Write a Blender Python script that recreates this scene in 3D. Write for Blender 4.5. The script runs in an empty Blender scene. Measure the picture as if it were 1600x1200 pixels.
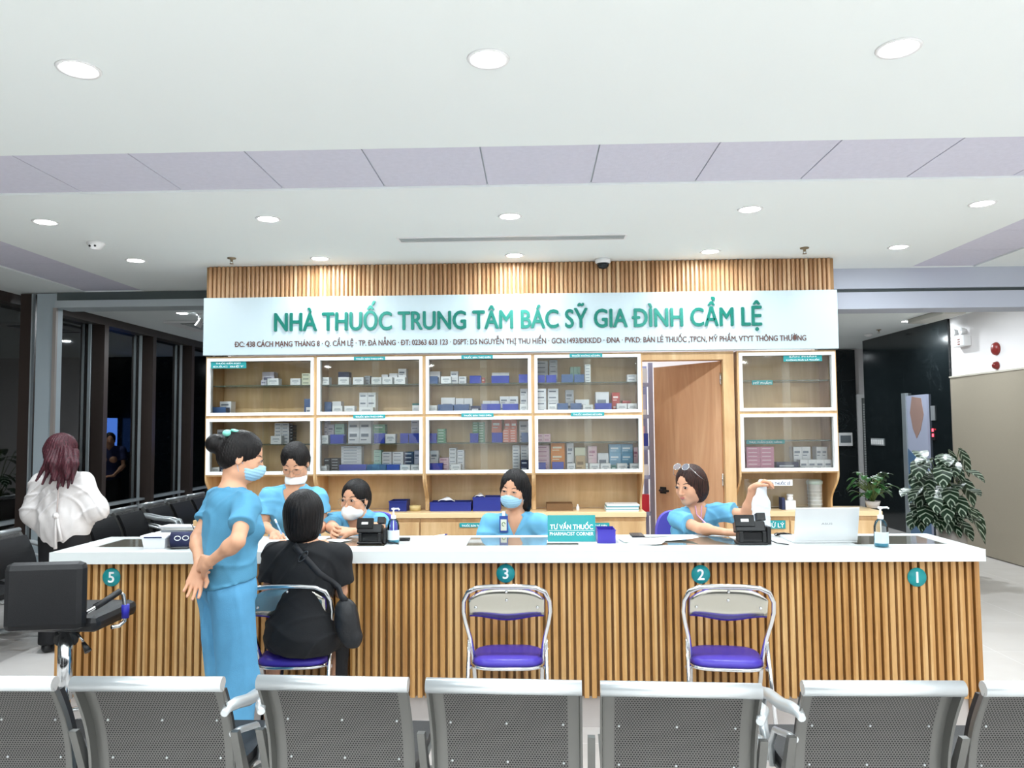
import bpy, bmesh, math, random
import numpy as np
from mathutils import Vector, Matrix
random.seed(7)
rng = np.random.default_rng(7)
PI = math.pi
S = bpy.context.scene
C = S.collection

# ---------------------------------------------------------------- camera
CAM = Vector((0.0, 0.0, 1.6)); FOC = 1200.0
YAW, PITCH, ROLL = math.radians(1.67), math.radians(3.26), 0.0083
_f = Vector((-math.sin(YAW) * math.cos(PITCH), math.cos(YAW) * math.cos(PITCH), math.sin(PITCH)))
_r0 = Vector((math.cos(YAW), math.sin(YAW), 0.0)); _u0 = _r0.cross(_f)
_r = _r0 * math.cos(ROLL) - _u0 * math.sin(ROLL); _u = _r.cross(_f)
cd = bpy.data.cameras.new('camera'); cam = bpy.data.objects.new('camera', cd); C.objects.link(cam)
cd.sensor_width = 36.0; cd.lens = 36.0 * FOC / 1600.0; cd.clip_start = 0.05; cd.clip_end = 200
_m = Matrix((_r, _u, -_f)).transposed().to_4x4(); _m.translation = CAM; cam.matrix_world = _m
S.camera = cam

def P(px, py, Y=None, Z=None, X=None):
    """the point of the room seen at a photo pixel, on the plane Y=, Z= or X="""
    d = _f + _r * ((px - 800) / FOC) - _u * ((py - 600) / FOC)
    if Y is not None: t = (Y - CAM.y) / d.y
    elif Z is not None: t = (Z - CAM.z) / d.z
    else: t = (X - CAM.x) / d.x
    return CAM + d * t

# ---------------------------------------------------------------- world, colour management
w = bpy.data.worlds.new('night'); S.world = w; w.use_nodes = True
w.node_tree.nodes['Background'].inputs[0].default_value = (0.010, 0.014, 0.022, 1)
w.node_tree.nodes['Background'].inputs[1].default_value = 1.0
S.view_settings.view_transform = 'Standard'; S.view_settings.look = 'None'
S.view_settings.gamma = 1; S.view_settings.exposure = 0.54
S.view_settings.use_curve_mapping = False
try:
    S.cycles.max_bounces = 10; S.cycles.diffuse_bounces = 5; S.cycles.glossy_bounces = 4
    S.cycles.transparent_max_bounces = 16; S.cycles.caustics_reflective = False; S.cycles.caustics_refractive = False
    S.cycles.sample_clamp_indirect = 6.0; S.cycles.use_denoising = True
except Exception: pass
CEIL = 3.0
LAMP_W = 15.0          # each downlight, watts
LAMP_COL = (0.87, 0.95, 1.0)

# ---------------------------------------------------------------- materials
def srgb(h):
    h = h.lstrip('#'); v = [int(h[i:i+2], 16) / 255 for i in (0, 2, 4)]
    return tuple((c / 12.92 if c <= .04045 else ((c + .055) / 1.055) ** 2.4) for c in v) + (1.0,)
_mats = {}
def mat(name, col='#808080', rough=0.5, metal=0.0, var=0.0, vs=8.0, bump=0.0, bs=60.0, emit=None, es=1.0, trans=0.0, ior=1.45, alpha=1.0, spec=0.5, stretch=(1,1,1), coat=0.0, coord='Object', sheen=0.0, sss=0.0):
    if name in _mats: return _mats[name]
    m = bpy.data.materials.new(name); m.use_nodes = True; nt = m.node_tree; b = nt.nodes['Principled BSDF']
    c = srgb(col) if isinstance(col, str) else col
    b.inputs['Base Color'].default_value = c; b.inputs['Roughness'].default_value = rough
    b.inputs['Metallic'].default_value = metal; b.inputs['Specular IOR Level'].default_value = spec
    b.inputs['Transmission Weight'].default_value = trans; b.inputs['IOR'].default_value = ior
    b.inputs['Alpha'].default_value = alpha; b.inputs['Coat Weight'].default_value = coat
    if sheen: b.inputs['Sheen Weight'].default_value = sheen
    if sss:
        b.inputs['Subsurface Weight'].default_value = sss; b.inputs['Subsurface Radius'].default_value = (.02, .008, .004)
    if emit:
        b.inputs['Emission Color'].default_value = srgb(emit); b.inputs['Emission Strength'].default_value = es
    if var or bump:
        tc = nt.nodes.new('ShaderNodeTexCoord'); mp = nt.nodes.new('ShaderNodeMapping')
        mp.inputs['Scale'].default_value = stretch
        nt.links.new(tc.outputs[coord], mp.inputs['Vector'])
    if var:
        n = nt.nodes.new('ShaderNodeTexNoise'); n.inputs['Scale'].default_value = vs; n.inputs['Detail'].default_value = 4
        r = nt.nodes.new('ShaderNodeValToRGB')
        r.color_ramp.elements[0].position = .3; r.color_ramp.elements[1].position = .7
        r.color_ramp.elements[0].color = tuple(x * (1 - var) for x in c[:3]) + (1,)
        r.color_ramp.elements[1].color = tuple(min(1, x * (1 + var)) for x in c[:3]) + (1,)
        nt.links.new(mp.outputs[0], n.inputs['Vector']); nt.links.new(n.outputs['Fac'], r.inputs[0]); nt.links.new(r.outputs[0], b.inputs['Base Color'])
    if bump:
        n2 = nt.nodes.new('ShaderNodeTexNoise'); n2.inputs['Scale'].default_value = bs; n2.inputs['Detail'].default_value = 3
        bp = nt.nodes.new('ShaderNodeBump'); bp.inputs['Strength'].default_value = bump; bp.inputs['Distance'].default_value = .01
        nt.links.new(mp.outputs[0], n2.inputs['Vector']); nt.links.new(n2.outputs['Fac'], bp.inputs['Height']); nt.links.new(bp.outputs[0], b.inputs['Normal'])
    _mats[name] = m; return m

def wood(name, c0, c1, c2, scale=6.0, rough=.45, slat=0.0, zs=.12, axis='x'):
    """vertical-grain wood; slat > 0 gives every slat of that pitch its own tone"""
    if name in _mats: return _mats[name]
    m = bpy.data.materials.new(name); m.use_nodes = True; nt = m.node_tree; N = nt.nodes.new; L = nt.links.new
    b = nt.nodes['Principled BSDF']; b.inputs['Roughness'].default_value = rough
    tc = N('ShaderNodeTexCoord'); mp = N('ShaderNodeMapping'); L(tc.outputs['Object'], mp.inputs[0])
    mp.inputs['Scale'].default_value = (1, 1, zs) if axis == 'x' else (zs, 1, 1)
    n = N('ShaderNodeTexNoise'); n.inputs['Scale'].default_value = scale; n.inputs['Detail'].default_value = 8; n.inputs['Roughness'].default_value = .62
    n.inputs['Distortion'].default_value = .6
    L(mp.outputs[0], n.inputs['Vector'])
    r = N('ShaderNodeValToRGB'); e = r.color_ramp.elements
    e[0].position = .32; e[0].color = srgb(c0); e[1].position = .68; e[1].color = srgb(c2); k = e.new(.5); k.color = srgb(c1)
    if slat:
        sx = N('ShaderNodeSeparateXYZ'); L(tc.outputs['Object'], sx.inputs[0])
        dv = N('ShaderNodeMath'); dv.operation = 'DIVIDE'; dv.inputs[1].default_value = slat; L(sx.outputs[0], dv.inputs[0])
        fl = N('ShaderNodeMath'); fl.operation = 'FLOOR'; L(dv.outputs[0], fl.inputs[0])
        wn = N('ShaderNodeTexWhiteNoise'); wn.noise_dimensions = '1D'; L(fl.outputs[0], wn.inputs['W'])
        mm = N('ShaderNodeMath'); mm.operation = 'MULTIPLY_ADD'; mm.inputs[1].default_value = .26; mm.inputs[2].default_value = -.13; L(wn.outputs['Value'], mm.inputs[0])
        ad = N('ShaderNodeMath'); ad.operation = 'ADD'; L(mm.outputs[0], ad.inputs[0]); L(n.outputs['Fac'], ad.inputs[1])
        cmb = N('ShaderNodeCombineXYZ'); L(fl.outputs[0], cmb.inputs[1]); va = N('ShaderNodeVectorMath'); va.operation = 'ADD'
        L(mp.outputs[0], va.inputs[0]); L(cmb.outputs[0], va.inputs[1]); L(va.outputs[0], n.inputs['Vector'])
        L(ad.outputs[0], r.inputs[0])
    else: L(n.outputs['Fac'], r.inputs[0])
    L(r.outputs[0], b.inputs['Base Color'])
    bp = N('ShaderNodeBump'); bp.inputs['Strength'].default_value = .15; bp.inputs['Distance'].default_value = .004
    L(n.outputs['Fac'], bp.inputs['Height']); L(bp.outputs[0], b.inputs['Normal'])
    _mats[name] = m; return m

def glass(name, tint=(1, 1, 1, 1), ior=1.5, dark=0.0, boost=1.0):
    """thin pane: clear with a mirror-like sheen"""
    if name in _mats: return _mats[name]
    m = bpy.data.materials.new(name); m.use_nodes = True; nt = m.node_tree; N = nt.nodes.new; L = nt.links.new
    nt.nodes.remove(nt.nodes['Principled BSDF']); out = nt.nodes['Material Output']
    fr = N('ShaderNodeFresnel'); fr.inputs[0].default_value = ior
    mu = N('ShaderNodeMath'); mu.operation = 'MULTIPLY'; mu.inputs[1].default_value = boost; mu.use_clamp = True; L(fr.outputs[0], mu.inputs[0])
    t = N('ShaderNodeBsdfTransparent'); t.inputs[0].default_value = tint
    g = N('ShaderNodeBsdfGlossy'); g.inputs['Roughness'].default_value = .02
    mx = N('ShaderNodeMixShader'); L(mu.outputs[0], mx.inputs[0]); L(t.outputs[0], mx.inputs[1]); L(g.outputs[0], mx.inputs[2]); L(mx.outputs[0], out.inputs[0])
    _mats[name] = m; return m

# ---------------------------------------------------------------- mesh builder
class MB:
    def __init__(s): s.v = []; s.f = []; s.m = []; s.sm = []
    def add(s, vs, fs, mi=0, smooth=False):
        o = len(s.v); s.v += [tuple(v) for v in vs]; s.f += [tuple(i + o for i in f) for f in fs]
        s.m += [mi] * len(fs); s.sm += [smooth] * len(fs); return s
    def box(s, x0, x1, y0, y1, z0, z1, mi=0, M=None, bev=0.0):
        if bev > 0:
            bev = min(bev, (x1-x0)*.49, (y1-y0)*.49, (z1-z0)*.49)
            bm = bmesh.new(); bmesh.ops.create_cube(bm, size=1)
            for v in bm.verts: v.co = Vector(((x0+x1)/2 + v.co.x*(x1-x0), (y0+y1)/2 + v.co.y*(y1-y0), (z0+z1)/2 + v.co.z*(z1-z0)))
            bmesh.ops.bevel(bm, geom=bm.edges[:], offset=bev, segments=2, affect='EDGES', profile=.5)
            bm.verts.ensure_lookup_table(); vs = [v.co.copy() for v in bm.verts]; fs = [[v.index for v in f.verts] for f in bm.faces]; bm.free()
            if M: vs = [M @ v for v in vs]
            return s.add(vs, fs, mi)
        vs = [Vector((x, y, z)) for z in (z0, z1) for y in (y0, y1) for x in (x0, x1)]
        if M: vs = [M @ v for v in vs]
        return s.add(vs, [(0,2,3,1), (4,5,7,6), (0,1,5,4), (2,6,7,3), (0,4,6,2), (1,3,7,5)], mi)
    def prism(s, poly, a, b, plane='xz', mi=0, M=None, smooth=False):
        """polygon extruded from a to b along the axis left out of plane"""
        n = len(poly)
        def mk(p, t): return Vector((p[0], t, p[1])) if plane == 'xz' else (Vector((t, p[0], p[1])) if plane == 'yz' else Vector((p[0], p[1], t)))
        vs = [mk(p, a) for p in poly] + [mk(p, b) for p in poly]
        if M: vs = [M @ v for v in vs]
        o = len(s.v)
        s.add(vs, [tuple((i, (i+1) % n, (i+1) % n + n, i + n)) for i in range(n)], mi, smooth)
        s.add([], [], mi); s.f += [tuple(o + i for i in range(n))[::-1], tuple(o + n + i for i in range(n))]; s.m += [mi, mi]; s.sm += [False, False]
        return s
    def tube(s, pts, r, seg=10, mi=0, closed=False, M=None, flat=None):
        """round bar through points (radius may be a list)"""
        pts = [Vector(p) for p in pts]; n = len(pts); rs = r if isinstance(r, (list, tuple)) else [r] * n
        vs = []; up = None
        for i, p in enumerate(pts):
            a = pts[i-1] if (i > 0 or closed) else p; b = pts[(i+1) % n] if (i < n-1 or closed) else p
            t = (b - a).normalized()
            if up is None: up = t.orthogonal().normalized()
            up = (up - t * up.dot(t)); up = up.normalized() if up.length > 1e-6 else t.orthogonal().normalized()
            sd = t.cross(up)
            for k in range(seg):
                an = 2*PI*k/seg; vs.append(p + (up*math.cos(an) + sd*math.sin(an)) * rs[i])
        fs = []
        for i in range(n if closed else n-1):
            j = (i+1) % n
            for k in range(seg): fs.append((i*seg+k, i*seg+(k+1) % seg, j*seg+(k+1) % seg, j*seg+k))
        if M: vs = [M @ v for v in vs]
        s.add(vs, fs, mi, True)
        if not closed:
            o = len(s.v) - len(vs); s.f += [tuple(o+k for k in range(seg))[::-1], tuple(o+(n-1)*seg+k for k in range(seg))]; s.m += [mi, mi]; s.sm += [False, False]
        return s
    def lathe(s, prof, seg=24, c=(0, 0, 0), mi=0, M=None, smooth=True):
        """profile [(r, z)...] spun about z"""
        vs = []; n = len(prof)
        for r, z in prof:
            for k in range(seg): vs.append(Vector((c[0]+r*math.cos(2*PI*k/seg), c[1]+r*math.sin(2*PI*k/seg), c[2]+z)))
        fs = [(i*seg+k, i*seg+(k+1) % seg, (i+1)*seg+(k+1) % seg, (i+1)*seg+k) for i in range(n-1) for k in range(seg)]
        if M: vs = [M @ v for v in vs]
        s.add(vs, fs, mi, smooth)
        o = len(s.v) - len(vs)
        if prof[0][0] > 1e-5: s.f.append(tuple(o+k for k in range(seg))[::-1]); s.m.append(mi); s.sm.append(False)
        if prof[-1][0] > 1e-5: s.f.append(tuple(o+(n-1)*seg+k for k in range(seg))); s.m.append(mi); s.sm.append(False)
        return s
    def sheet(s, grid, th=0.0, mi=0, smooth=True):
        """grid[i][j] of points, optional thickness along z-ish normal"""
        n, k = len(grid), len(grid[0]); vs = [p for row in grid for p in row]
        fs = [(i*k+j, i*k+j+1, (i+1)*k+j+1, (i+1)*k+j) for i in range(n-1) for j in range(k-1)]
        return s.add(vs, fs, mi, smooth)
    def mesh(s, name):
        me = bpy.data.meshes.new(name); me.from_pydata([tuple(v) for v in s.v], [], s.f)
        me.polygons.foreach_set('material_index', s.m); me.polygons.foreach_set('use_smooth', s.sm); me.update(); return me
    def build(s, name, mats, parent=None, loc=None, solid=0.0, world=False):
        """world=True: vertices are in room coordinates; else local to the parent / loc"""
        me = s.mesh(name)
        bm = bmesh.new(); bm.from_mesh(me); bmesh.ops.recalc_face_normals(bm, faces=bm.faces[:]); bm.to_mesh(me); bm.free()
        for m in (mats if isinstance(mats, (list, tuple)) else [mats]): me.materials.append(m)
        o = bpy.data.objects.new(name, me); C.objects.link(o)
        if world:
            off = parent_loc(parent) if parent else None
            if off is None:
                co = np.array(s.v); lo = co.min(0); hi = co.max(0); off = Vector(((lo[0]+hi[0])/2, (lo[1]+hi[1])/2, lo[2])); o.location = off
            me.transform(Matrix.Translation(-off))
        if parent: o.parent = parent
        if loc is not None: o.location = loc
        if solid:
            md = o.modifiers.new('thickness', 'SOLIDIFY'); md.thickness = solid; md.offset = 0
        return o

def parent_loc(p):
    v = Vector((0, 0, 0))
    while p: v = v + p.location; p = p.parent
    return v
def tag(o, label=None, cat=None, group=None, kind=None):
    if label: o['label'] = label
    if cat: o['category'] = cat
    if group: o['group'] = group
    if kind: o['kind'] = kind
    return o
def thing(name, label, cat, loc=(0, 0, 0), rz=0.0, group=None):
    o = bpy.data.objects.new(name, None); C.objects.link(o); o.location = loc; o.rotation_euler = (0, 0, rz); o.empty_display_size = .05
    return tag(o, label, cat, group)
def struct(name, mb, m, label=None):
    o = mb.build(name, m, None, world=True); o['kind'] = 'structure'
    if label: o['label'] = label
    return o
def box(x0, x1, y0, y1, z0, z1, **k): return MB().box(x0, x1, y0, y1, z0, z1, **k)
def copy_tree(o, parent=None):
    c = o.copy(); C.objects.link(c)
    if parent: c.parent = parent
    for ch in list(o.children): copy_tree(ch, c)
    return c
def Rz(a, c=(0, 0, 0)): return Matrix.Translation(Vector(c)) @ Matrix.Rotation(a, 4, 'Z') @ Matrix.Translation(-Vector(c))
_txt = {}
def _glyphs(body, spacing=1.0):
    cu = bpy.data.curves.new('t', 'FONT'); cu.body = body; cu.space_character = spacing; cu.resolution_u = 4; cu.extrude = .01
    t = bpy.data.objects.new('t', cu); C.objects.link(t); bpy.context.view_layer.update()
    me = bpy.data.meshes.new_from_object(t.evaluated_get(bpy.context.evaluated_depsgraph_get())); bpy.data.objects.remove(t); bpy.data.curves.remove(cu)
    n = len(me.vertices); co = np.empty(n*3); me.vertices.foreach_get('co', co); return me, co.reshape(-1, 3)
def text(name, body, width, height, at, m, parent, depth=.002, bold=0.0, spacing=1.0, R=None):
    """lettering facing -y, centred at the room point `at`, squeezed to width x height"""
    plain = body.replace('Đ', 'D'); me, co = _glyphs(plain, spacing); n = len(co)
    if 'Đ' in body:                           # the crossed D gets its bar as a separate stroke
        md, cD = _glyphs('D', spacing); wD = cD[:, 0].max() - cD[:, 0].min(); hD = cD[:, 1].max(); bpy.data.meshes.remove(md)
        faces = [tuple(p.vertices) for p in me.polygons]; allc = [co]
        for i, ch in enumerate(body):
            if ch != 'Đ': continue
            mp, cp = _glyphs(plain[:i+1], spacing); xr = cp[:, 0].max(); bpy.data.meshes.remove(mp); xl = xr - wD; k = sum(len(c) for c in allc)
            x0, x1, y0, y1 = xl - wD*.16, xl + wD*.42, hD*.46, hD*.56
            allc.append(np.array([(x, y, z) for z in (-.0102, .0102) for x, y in ((x0, y0), (x1, y0), (x1, y1), (x0, y1))]))
            faces += [(k+4, k+5, k+6, k+7), (k+3, k+2, k+1, k), (k, k+1, k+5, k+4), (k+1, k+2, k+6, k+5), (k+2, k+3, k+7, k+6), (k+3, k, k+4, k+7)]
        co = np.concatenate(allc); n = len(co); bpy.data.meshes.remove(me); me = bpy.data.meshes.new(name); me.from_pydata(co.tolist(), [], faces)
    lo, hi = co.min(0), co.max(0); co -= (lo+hi)/2; sy = (height/(hi[1]-lo[1])) if height else width/(hi[0]-lo[0]); sx = width/(hi[0]-lo[0]) if width else sy
    out = np.stack([co[:, 0]*sx, -co[:, 2]*depth/.02, co[:, 1]*sy], 1)
    if bold:                                   # a heavier stroke: the same outline set a little to each side
        faces = [tuple(p.vertices) for p in me.polygons]; allv = []; allf = []
        w_ = bold * (hi[1]-lo[1]) * sy * 1.3
        for q, (ox, oz) in enumerate(((-w_, 0), (w_, 0), (0, -w_*.8), (0, w_*.8))):
            allf += [tuple(i + q*n for i in f) for f in faces]; allv.append(out + np.array((ox, q*.00003, oz)))
        out = np.concatenate(allv); bpy.data.meshes.remove(me)
        me = bpy.data.meshes.new(name); me.from_pydata(out.tolist(), [], allf)
    if R is not None: out = out @ np.array(R.to_3x3()).T
    off = Vector(at) - (parent_loc(parent) if parent else Vector())
    out += np.array(off); me.vertices.foreach_set('co', out.ravel()); me.materials.clear(); me.materials.append(m); me.name = name
    me.update(); o = bpy.data.objects.new(name, me); C.objects.link(o)
    if parent: o.parent = parent
    return o
# ================================================================ materials of the place
M_ceil = mat('ceiling_paint', '#f0f6f5', .85)
M_tile = mat('ceiling_tile', '#d5d4e2', .8, var=.03, vs=30, bump=.15, bs=90)
M_wallw = mat('wall_white', '#f2eeee', .8)
M_white = mat('white_paint', '#f4f4f2', .45)
M_whitem = mat('white_metal', '#eeeeee', .35)
M_dark = mat('dark_mullion', '#3a302c', .38, metal=.1, spec=.6)
M_alu = mat('aluminium', '#b9c2c6', .35, metal=.6)
M_beamg = mat('beam_grey', '#b3bcc0', .6)
M_beamd = mat('slot_dark', '#525c5c', .6)
M_col = mat('column_grey', '#a9b5bb', .55)
M_beamr = mat('beam_lilac', '#bfc5d3', .7)
M_black = mat('black_plastic', '#17181a', .35)
M_chrome = mat('chrome', '#e2e4e6', .12, metal=1.0)
M_steel = mat('silver_paint', '#c7ccce', .3, metal=.75)
M_woodl = wood('light_oak', '#b98f5f', '#cda777', '#dcbb8c', 7)
M_woodin = wood('oak_interior', '#c9a878', '#d6b788', '#e2c79a', 7)
M_wooddoor = wood('door_oak', '#b98a66', '#c79a76', '#d6ad88', 6)
M_slat = wood('counter_slats', '#a3723a', '#bf8f54', '#d2aa73', 5, .38, slat=.0402)
M_slatb = mat('slat_backing', '#8d6a40', .6, var=.15, vs=3, stretch=(8, 1, .5))
M_slatw = wood('fascia_slats', '#9a704a', '#b88e66', '#ceac85', 5, .45, slat=.0366)
M_glasswin = glass('window_glass', (.55, .68, .70, 1), 1.5, boost=2.4)
M_glassc = glass('cabinet_glass', (.985, .995, .985, 1), 1.45, boost=1.2)
M_beige = mat('beige_laminate', '#a59b8a', .55, var=.03, vs=200)
M_teal = mat('teal_sign', '#1c979b', .4)
M_txtw = mat('white_lettering', '#f4f8f8', .5)

def floor_mat():
    m = bpy.data.materials.new('floor_tiles'); m.use_nodes = True; nt = m.node_tree; N = nt.nodes.new; L = nt.links.new
    b = nt.nodes['Principled BSDF']; b.inputs['Roughness'].default_value = .22; b.inputs['Specular IOR Level'].default_value = .4
    tc = N('ShaderNodeTexCoord'); br = N('ShaderNodeTexBrick'); br.offset = 0; br.inputs['Scale'].default_value = 1
    br.inputs['Brick Width'].default_value = .8; br.inputs['Row Height'].default_value = .8; br.inputs['Mortar Size'].default_value = .003
    br.inputs['Color1'].default_value = srgb('#e0dbd7'); br.inputs['Color2'].default_value = srgb('#dcd7d3'); br.inputs['Mortar'].default_value = srgb('#efecea')
    L(tc.outputs['Object'], br.inputs[0])
    n = N('ShaderNodeTexNoise'); n.inputs['Scale'].default_value = 2.5; n.inputs['Detail'].default_value = 8; L(tc.outputs['Object'], n.inputs[0])
    mx = N('ShaderNodeMix'); mx.data_type = 'RGBA'; mx.blend_type = 'MULTIPLY'; mx.inputs[0].default_value = .25
    r = N('ShaderNodeValToRGB'); r.color_ramp.elements[0].color = (.75, .72, .7, 1); r.color_ramp.elements[0].position = .35; r.color_ramp.elements[1].position = .6
    L(n.outputs['Fac'], r.inputs[0]); L(br.outputs['Color'], mx.inputs['A']); L(r.outputs[0], mx.inputs['B']); L(mx.outputs['Result'], b.inputs['Base Color'])
    return m
def marble_mat():
    m = bpy.data.materials.new('black_marble'); m.use_nodes = True; nt = m.node_tree; N = nt.nodes.new; L = nt.links.new
    b = nt.nodes['Principled BSDF']; b.inputs['Roughness'].default_value = .12
    tc = N('ShaderNodeTexCoord'); n = N('ShaderNodeTexNoise'); n.inputs['Scale'].default_value = 2.2; n.inputs['Detail'].default_value = 9; n.inputs['Distortion'].default_value = 1.6
    L(tc.outputs['Object'], n.inputs[0]); r = N('ShaderNodeValToRGB'); e = r.color_ramp.elements
    e[0].position = .494; e[0].color = srgb('#191f21'); e[1].position = .506; e[1].color = srgb('#191f21'); k = e.new(.5); k.color = srgb('#353b3d')
    L(n.outputs['Fac'], r.inputs[0]); L(r.outputs[0], b.inputs['Base Color']); return m
M_floor, M_marble = floor_mat(), marble_mat()

# ================================================================ room shell
XL, XR, YB, YF0 = -5.36, 5.52, 14.3, -5.0
YD = 6.45          # face of the dispensary wall
struct('floor', box(XL-.3, XR+1.8, YF0, YB+.3, -.1, 0), M_floor)
cb = MB()
def ceil_rect(x0, x1, y0, y1): cb.box(x0, x1, y0, y1, CEIL, CEIL+.1)
ys0, ys1 = P(800, 228.5, Z=CEIL).y, P(800, 291.5, Z=CEIL).y
lx0, lx1, rx0, rx1 = -4.52, -3.91, 3.36, 3.93
YBL, YBR = P(200, 455.5, Z=CEIL).y, P(1450, 418, Z=CEIL).y
ceil_rect(XL-.3, XR+.3, YF0, ys0)
ceil_rect(lx1, rx0, ys1, YB+.3)
ceil_rect(XL-.3, lx0, ys1, YB+.3); ceil_rect(rx1, XR+1.8, ys1, YB+.3)
ceil_rect(lx0, lx1, YBL, YB+.3); ceil_rect(rx0, rx1, YBR, YB+.3)
struct('ceiling', cb, M_ceil)
def tile_strip(x0, x1, y0, y1, along):
    m = MB(); t = CEIL + .012
    n = int(round(((x1-x0) if along == 'x' else (y1-y0)) / .6))
    for i in range(n):
        if along == 'x': a, b = x0+(x1-x0)*i/n, x0+(x1-x0)*(i+1)/n; m.box(a+.004, b-.004, y0+.004, y1-.004, t, t+.03)
        else: a, b = y0+(y1-y0)*i/n, y0+(y1-y0)*(i+1)/n; m.box(x0+.004, x1-.004, a+.004, b-.004, t, t+.03)
    m.box(x0, x1, y0, y1, t+.008, t+.06, mi=1)
    return m
xj = P(750, 233, Z=CEIL).x
for nm, mb_ in (('ceiling_tiles_cross', tile_strip(xj-.6*8, xj+.6*9, ys0, ys1, 'x')), ('ceiling_tiles_left', tile_strip(lx0, lx1, ys1, YBL, 'y')), ('ceiling_tiles_right', tile_strip(rx0, rx1, ys1, YBR, 'y'))):
    struct(nm, mb_, [M_tile, M_beamg], 'lilac square ceiling tiles in a strip between the white plaster')

# right wall, back wall, front wall (behind the viewer)
struct('wall_right', MB().box(XR, XR+.2, YF0, 12.94, 0, CEIL).box(XR+1.6, XR+1.8, 12.5, YB, 0, CEIL).box(XR+.2, XR+1.6, 12.5, 12.7, 0, CEIL), M_wallw)
struct('wall_back_dark', box(XL-.1, -2.4, YB-.02, YB, 0, CEIL-.001), M_marble, 'unseen dark panel on the end wall, added so the windows reflect dark')  # out of view; added to keep the reflections in the windows dark
struct('wall_back', box(XL-.3, XR+1.8, YB, YB+.2, 0, CEIL), M_wallw)
struct('wall_front', box(XL-.3, XR+.2, YF0-.2, YF0, 0, CEIL), M_wallw)
# beams
zb = P(200, 480, Y=YBL).z; zs_ = P(200, 469, Y=YBL).z
xcol = P(52, 700, Y=YBL).x; xcol1 = P(83, 700, Y=YBL).x
XB0, XB1 = P(321, 600, Y=YD).x, P(1303, 450, Y=YD).x
struct('trim_1', box(xcol1, XB0+.3, YBL, YBL+.25, zs_, CEIL), M_beamd, 'dark slot above the grey beam, left of the pharmacy')
struct('trim_2', box(xcol1, XB0+.3, YBL-.03, YBL+.25, zb, zs_), M_beamg, 'grey beam above the passage left of the pharmacy')
cm = MB(); cm.box(xcol, xcol1, YBL, YBL+.1, 0, CEIL-.01); cm.box(xcol-.045, xcol-.03, YBL-.02, YBL+.02, 0, CEIL-.01, mi=1); cm.box(xcol1-.02, xcol1+.015, YBL-.03, YBL, 0, zb, mi=2); cm.box(P(26, 700, Y=YBL).x, xcol-.045, YBL+.0, YBL+.1, 0, CEIL-.01, mi=3)
struct('trim_3', cm, [M_col, M_alu, mat('taupe_frame', '#98918c', .5), M_dark], 'grey column beside the window wall')
z0, z1, z2 = P(1450, 481, Y=YBR).z, P(1450, 453, Y=YBR).z, CEIL
struct('trim_4', MB().box(XB1-.2, XR, YBR, YBR+.3, z1+.02, z2).box(XB1-.2, XR, YBR+.04, YBR+.3, z1-.01, z1+.02, mi=1).box(XB1-.2, XR, YBR+.01, YBR+.3, z0, z1-.01), [M_beamr, M_beamd], 'stepped pale grey beam right of the pharmacy')
# window wall on the left: one window per bay
M_out = mat('night_town', '#0b0f16', .9)
bays = [(-4.9, -3.7), (-3.7, -2.5), (-2.5, -1.3), (-1.3, -.1), (-.1, 1.1), (1.1, 2.3), (2.3, 3.5), (3.5, 4.7), (4.7, 5.9), (5.9, 7.1), (7.1, 8.25), (8.25, 9.25), (9.25, 10.45), (10.45, 11.65), (11.65, 12.85), (12.85, 14.3)]
for i, (a, b) in enumerate(bays):
    m = MB(); m.box(XL-.1, XL+.1, b-.03, b+.06, 0, CEIL-.002)          # the deep mullion at the far side of the bay
    m.box(XL-.03, XL+.004, b-.16, b-.145, 0, CEIL-.03, mi=1)
    m.box(XL-.1, XL+.1, a+.06, b-.03, CEIL-.1, CEIL-.002); m.box(XL-.1, XL+.12, a+.06, b-.03, 0, .12)
    m.box(XL-.1, XL+.02, a+.06, b-.03, .66, .69, mi=1)
    o = struct('window_%d' % (i+1), m, [M_dark, M_alu])
    p = MB().box(XL-.06, XL-.05, a+.06, b-.03, .1, CEIL-.1).build('pane', M_glasswin, o, world=True)
for i, (y, z, r) in enumerate([(8.9, 1.56, .02), (8.95, 1.53, .03), (10.2, 1.75, .02), (10.5, 1.65, .025), (10.35, 1.72, .03), (9.95, 1.6, .04), (11.4, 1.62, .03), (11.5, 1.62, .03), (7.8, .75, .05), (7.9, .6, .06), (8.1, .68, .04), (10.4, .8, .06), (10.3, .72, .05), (10.45, .92, .04), (12.8, 1.3, .03), (12.6, 1.0, .05)]):
    s = 2.2; x = XL*s; yy = y*s; zz = 1.6 + (z-1.6)*s       # lights of the town beyond the glass, twice as far
    m = MB().lathe([(0, -r), (r, -r*.6), (r*1.2, 0), (r, r*.6), (0, r)], 8, (x, yy, zz))
    m.tube([(x, yy, -.5), (x, yy, zz-r)], .03, 6, mi=1)
    o = m.build('street_lamp', [mat('lamp_glow_w', '#ffffff', emit='#fff3df', es=14) if z > 1.2 else mat('lamp_glow_o', '#ffb060', emit='#ffa860', es=7), M_black], None, world=True)
    tag(o, 'small %s street lamp far off in the night beyond the glass' % ('white' if z > 1.2 else 'orange'), 'lamp', 'town lights outside, ' + ('white' if z > 1.2 else 'orange'))
struct('ground_outside', box(-40, XL-.4, -10, 60, -.6, -.5), M_out)

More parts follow.
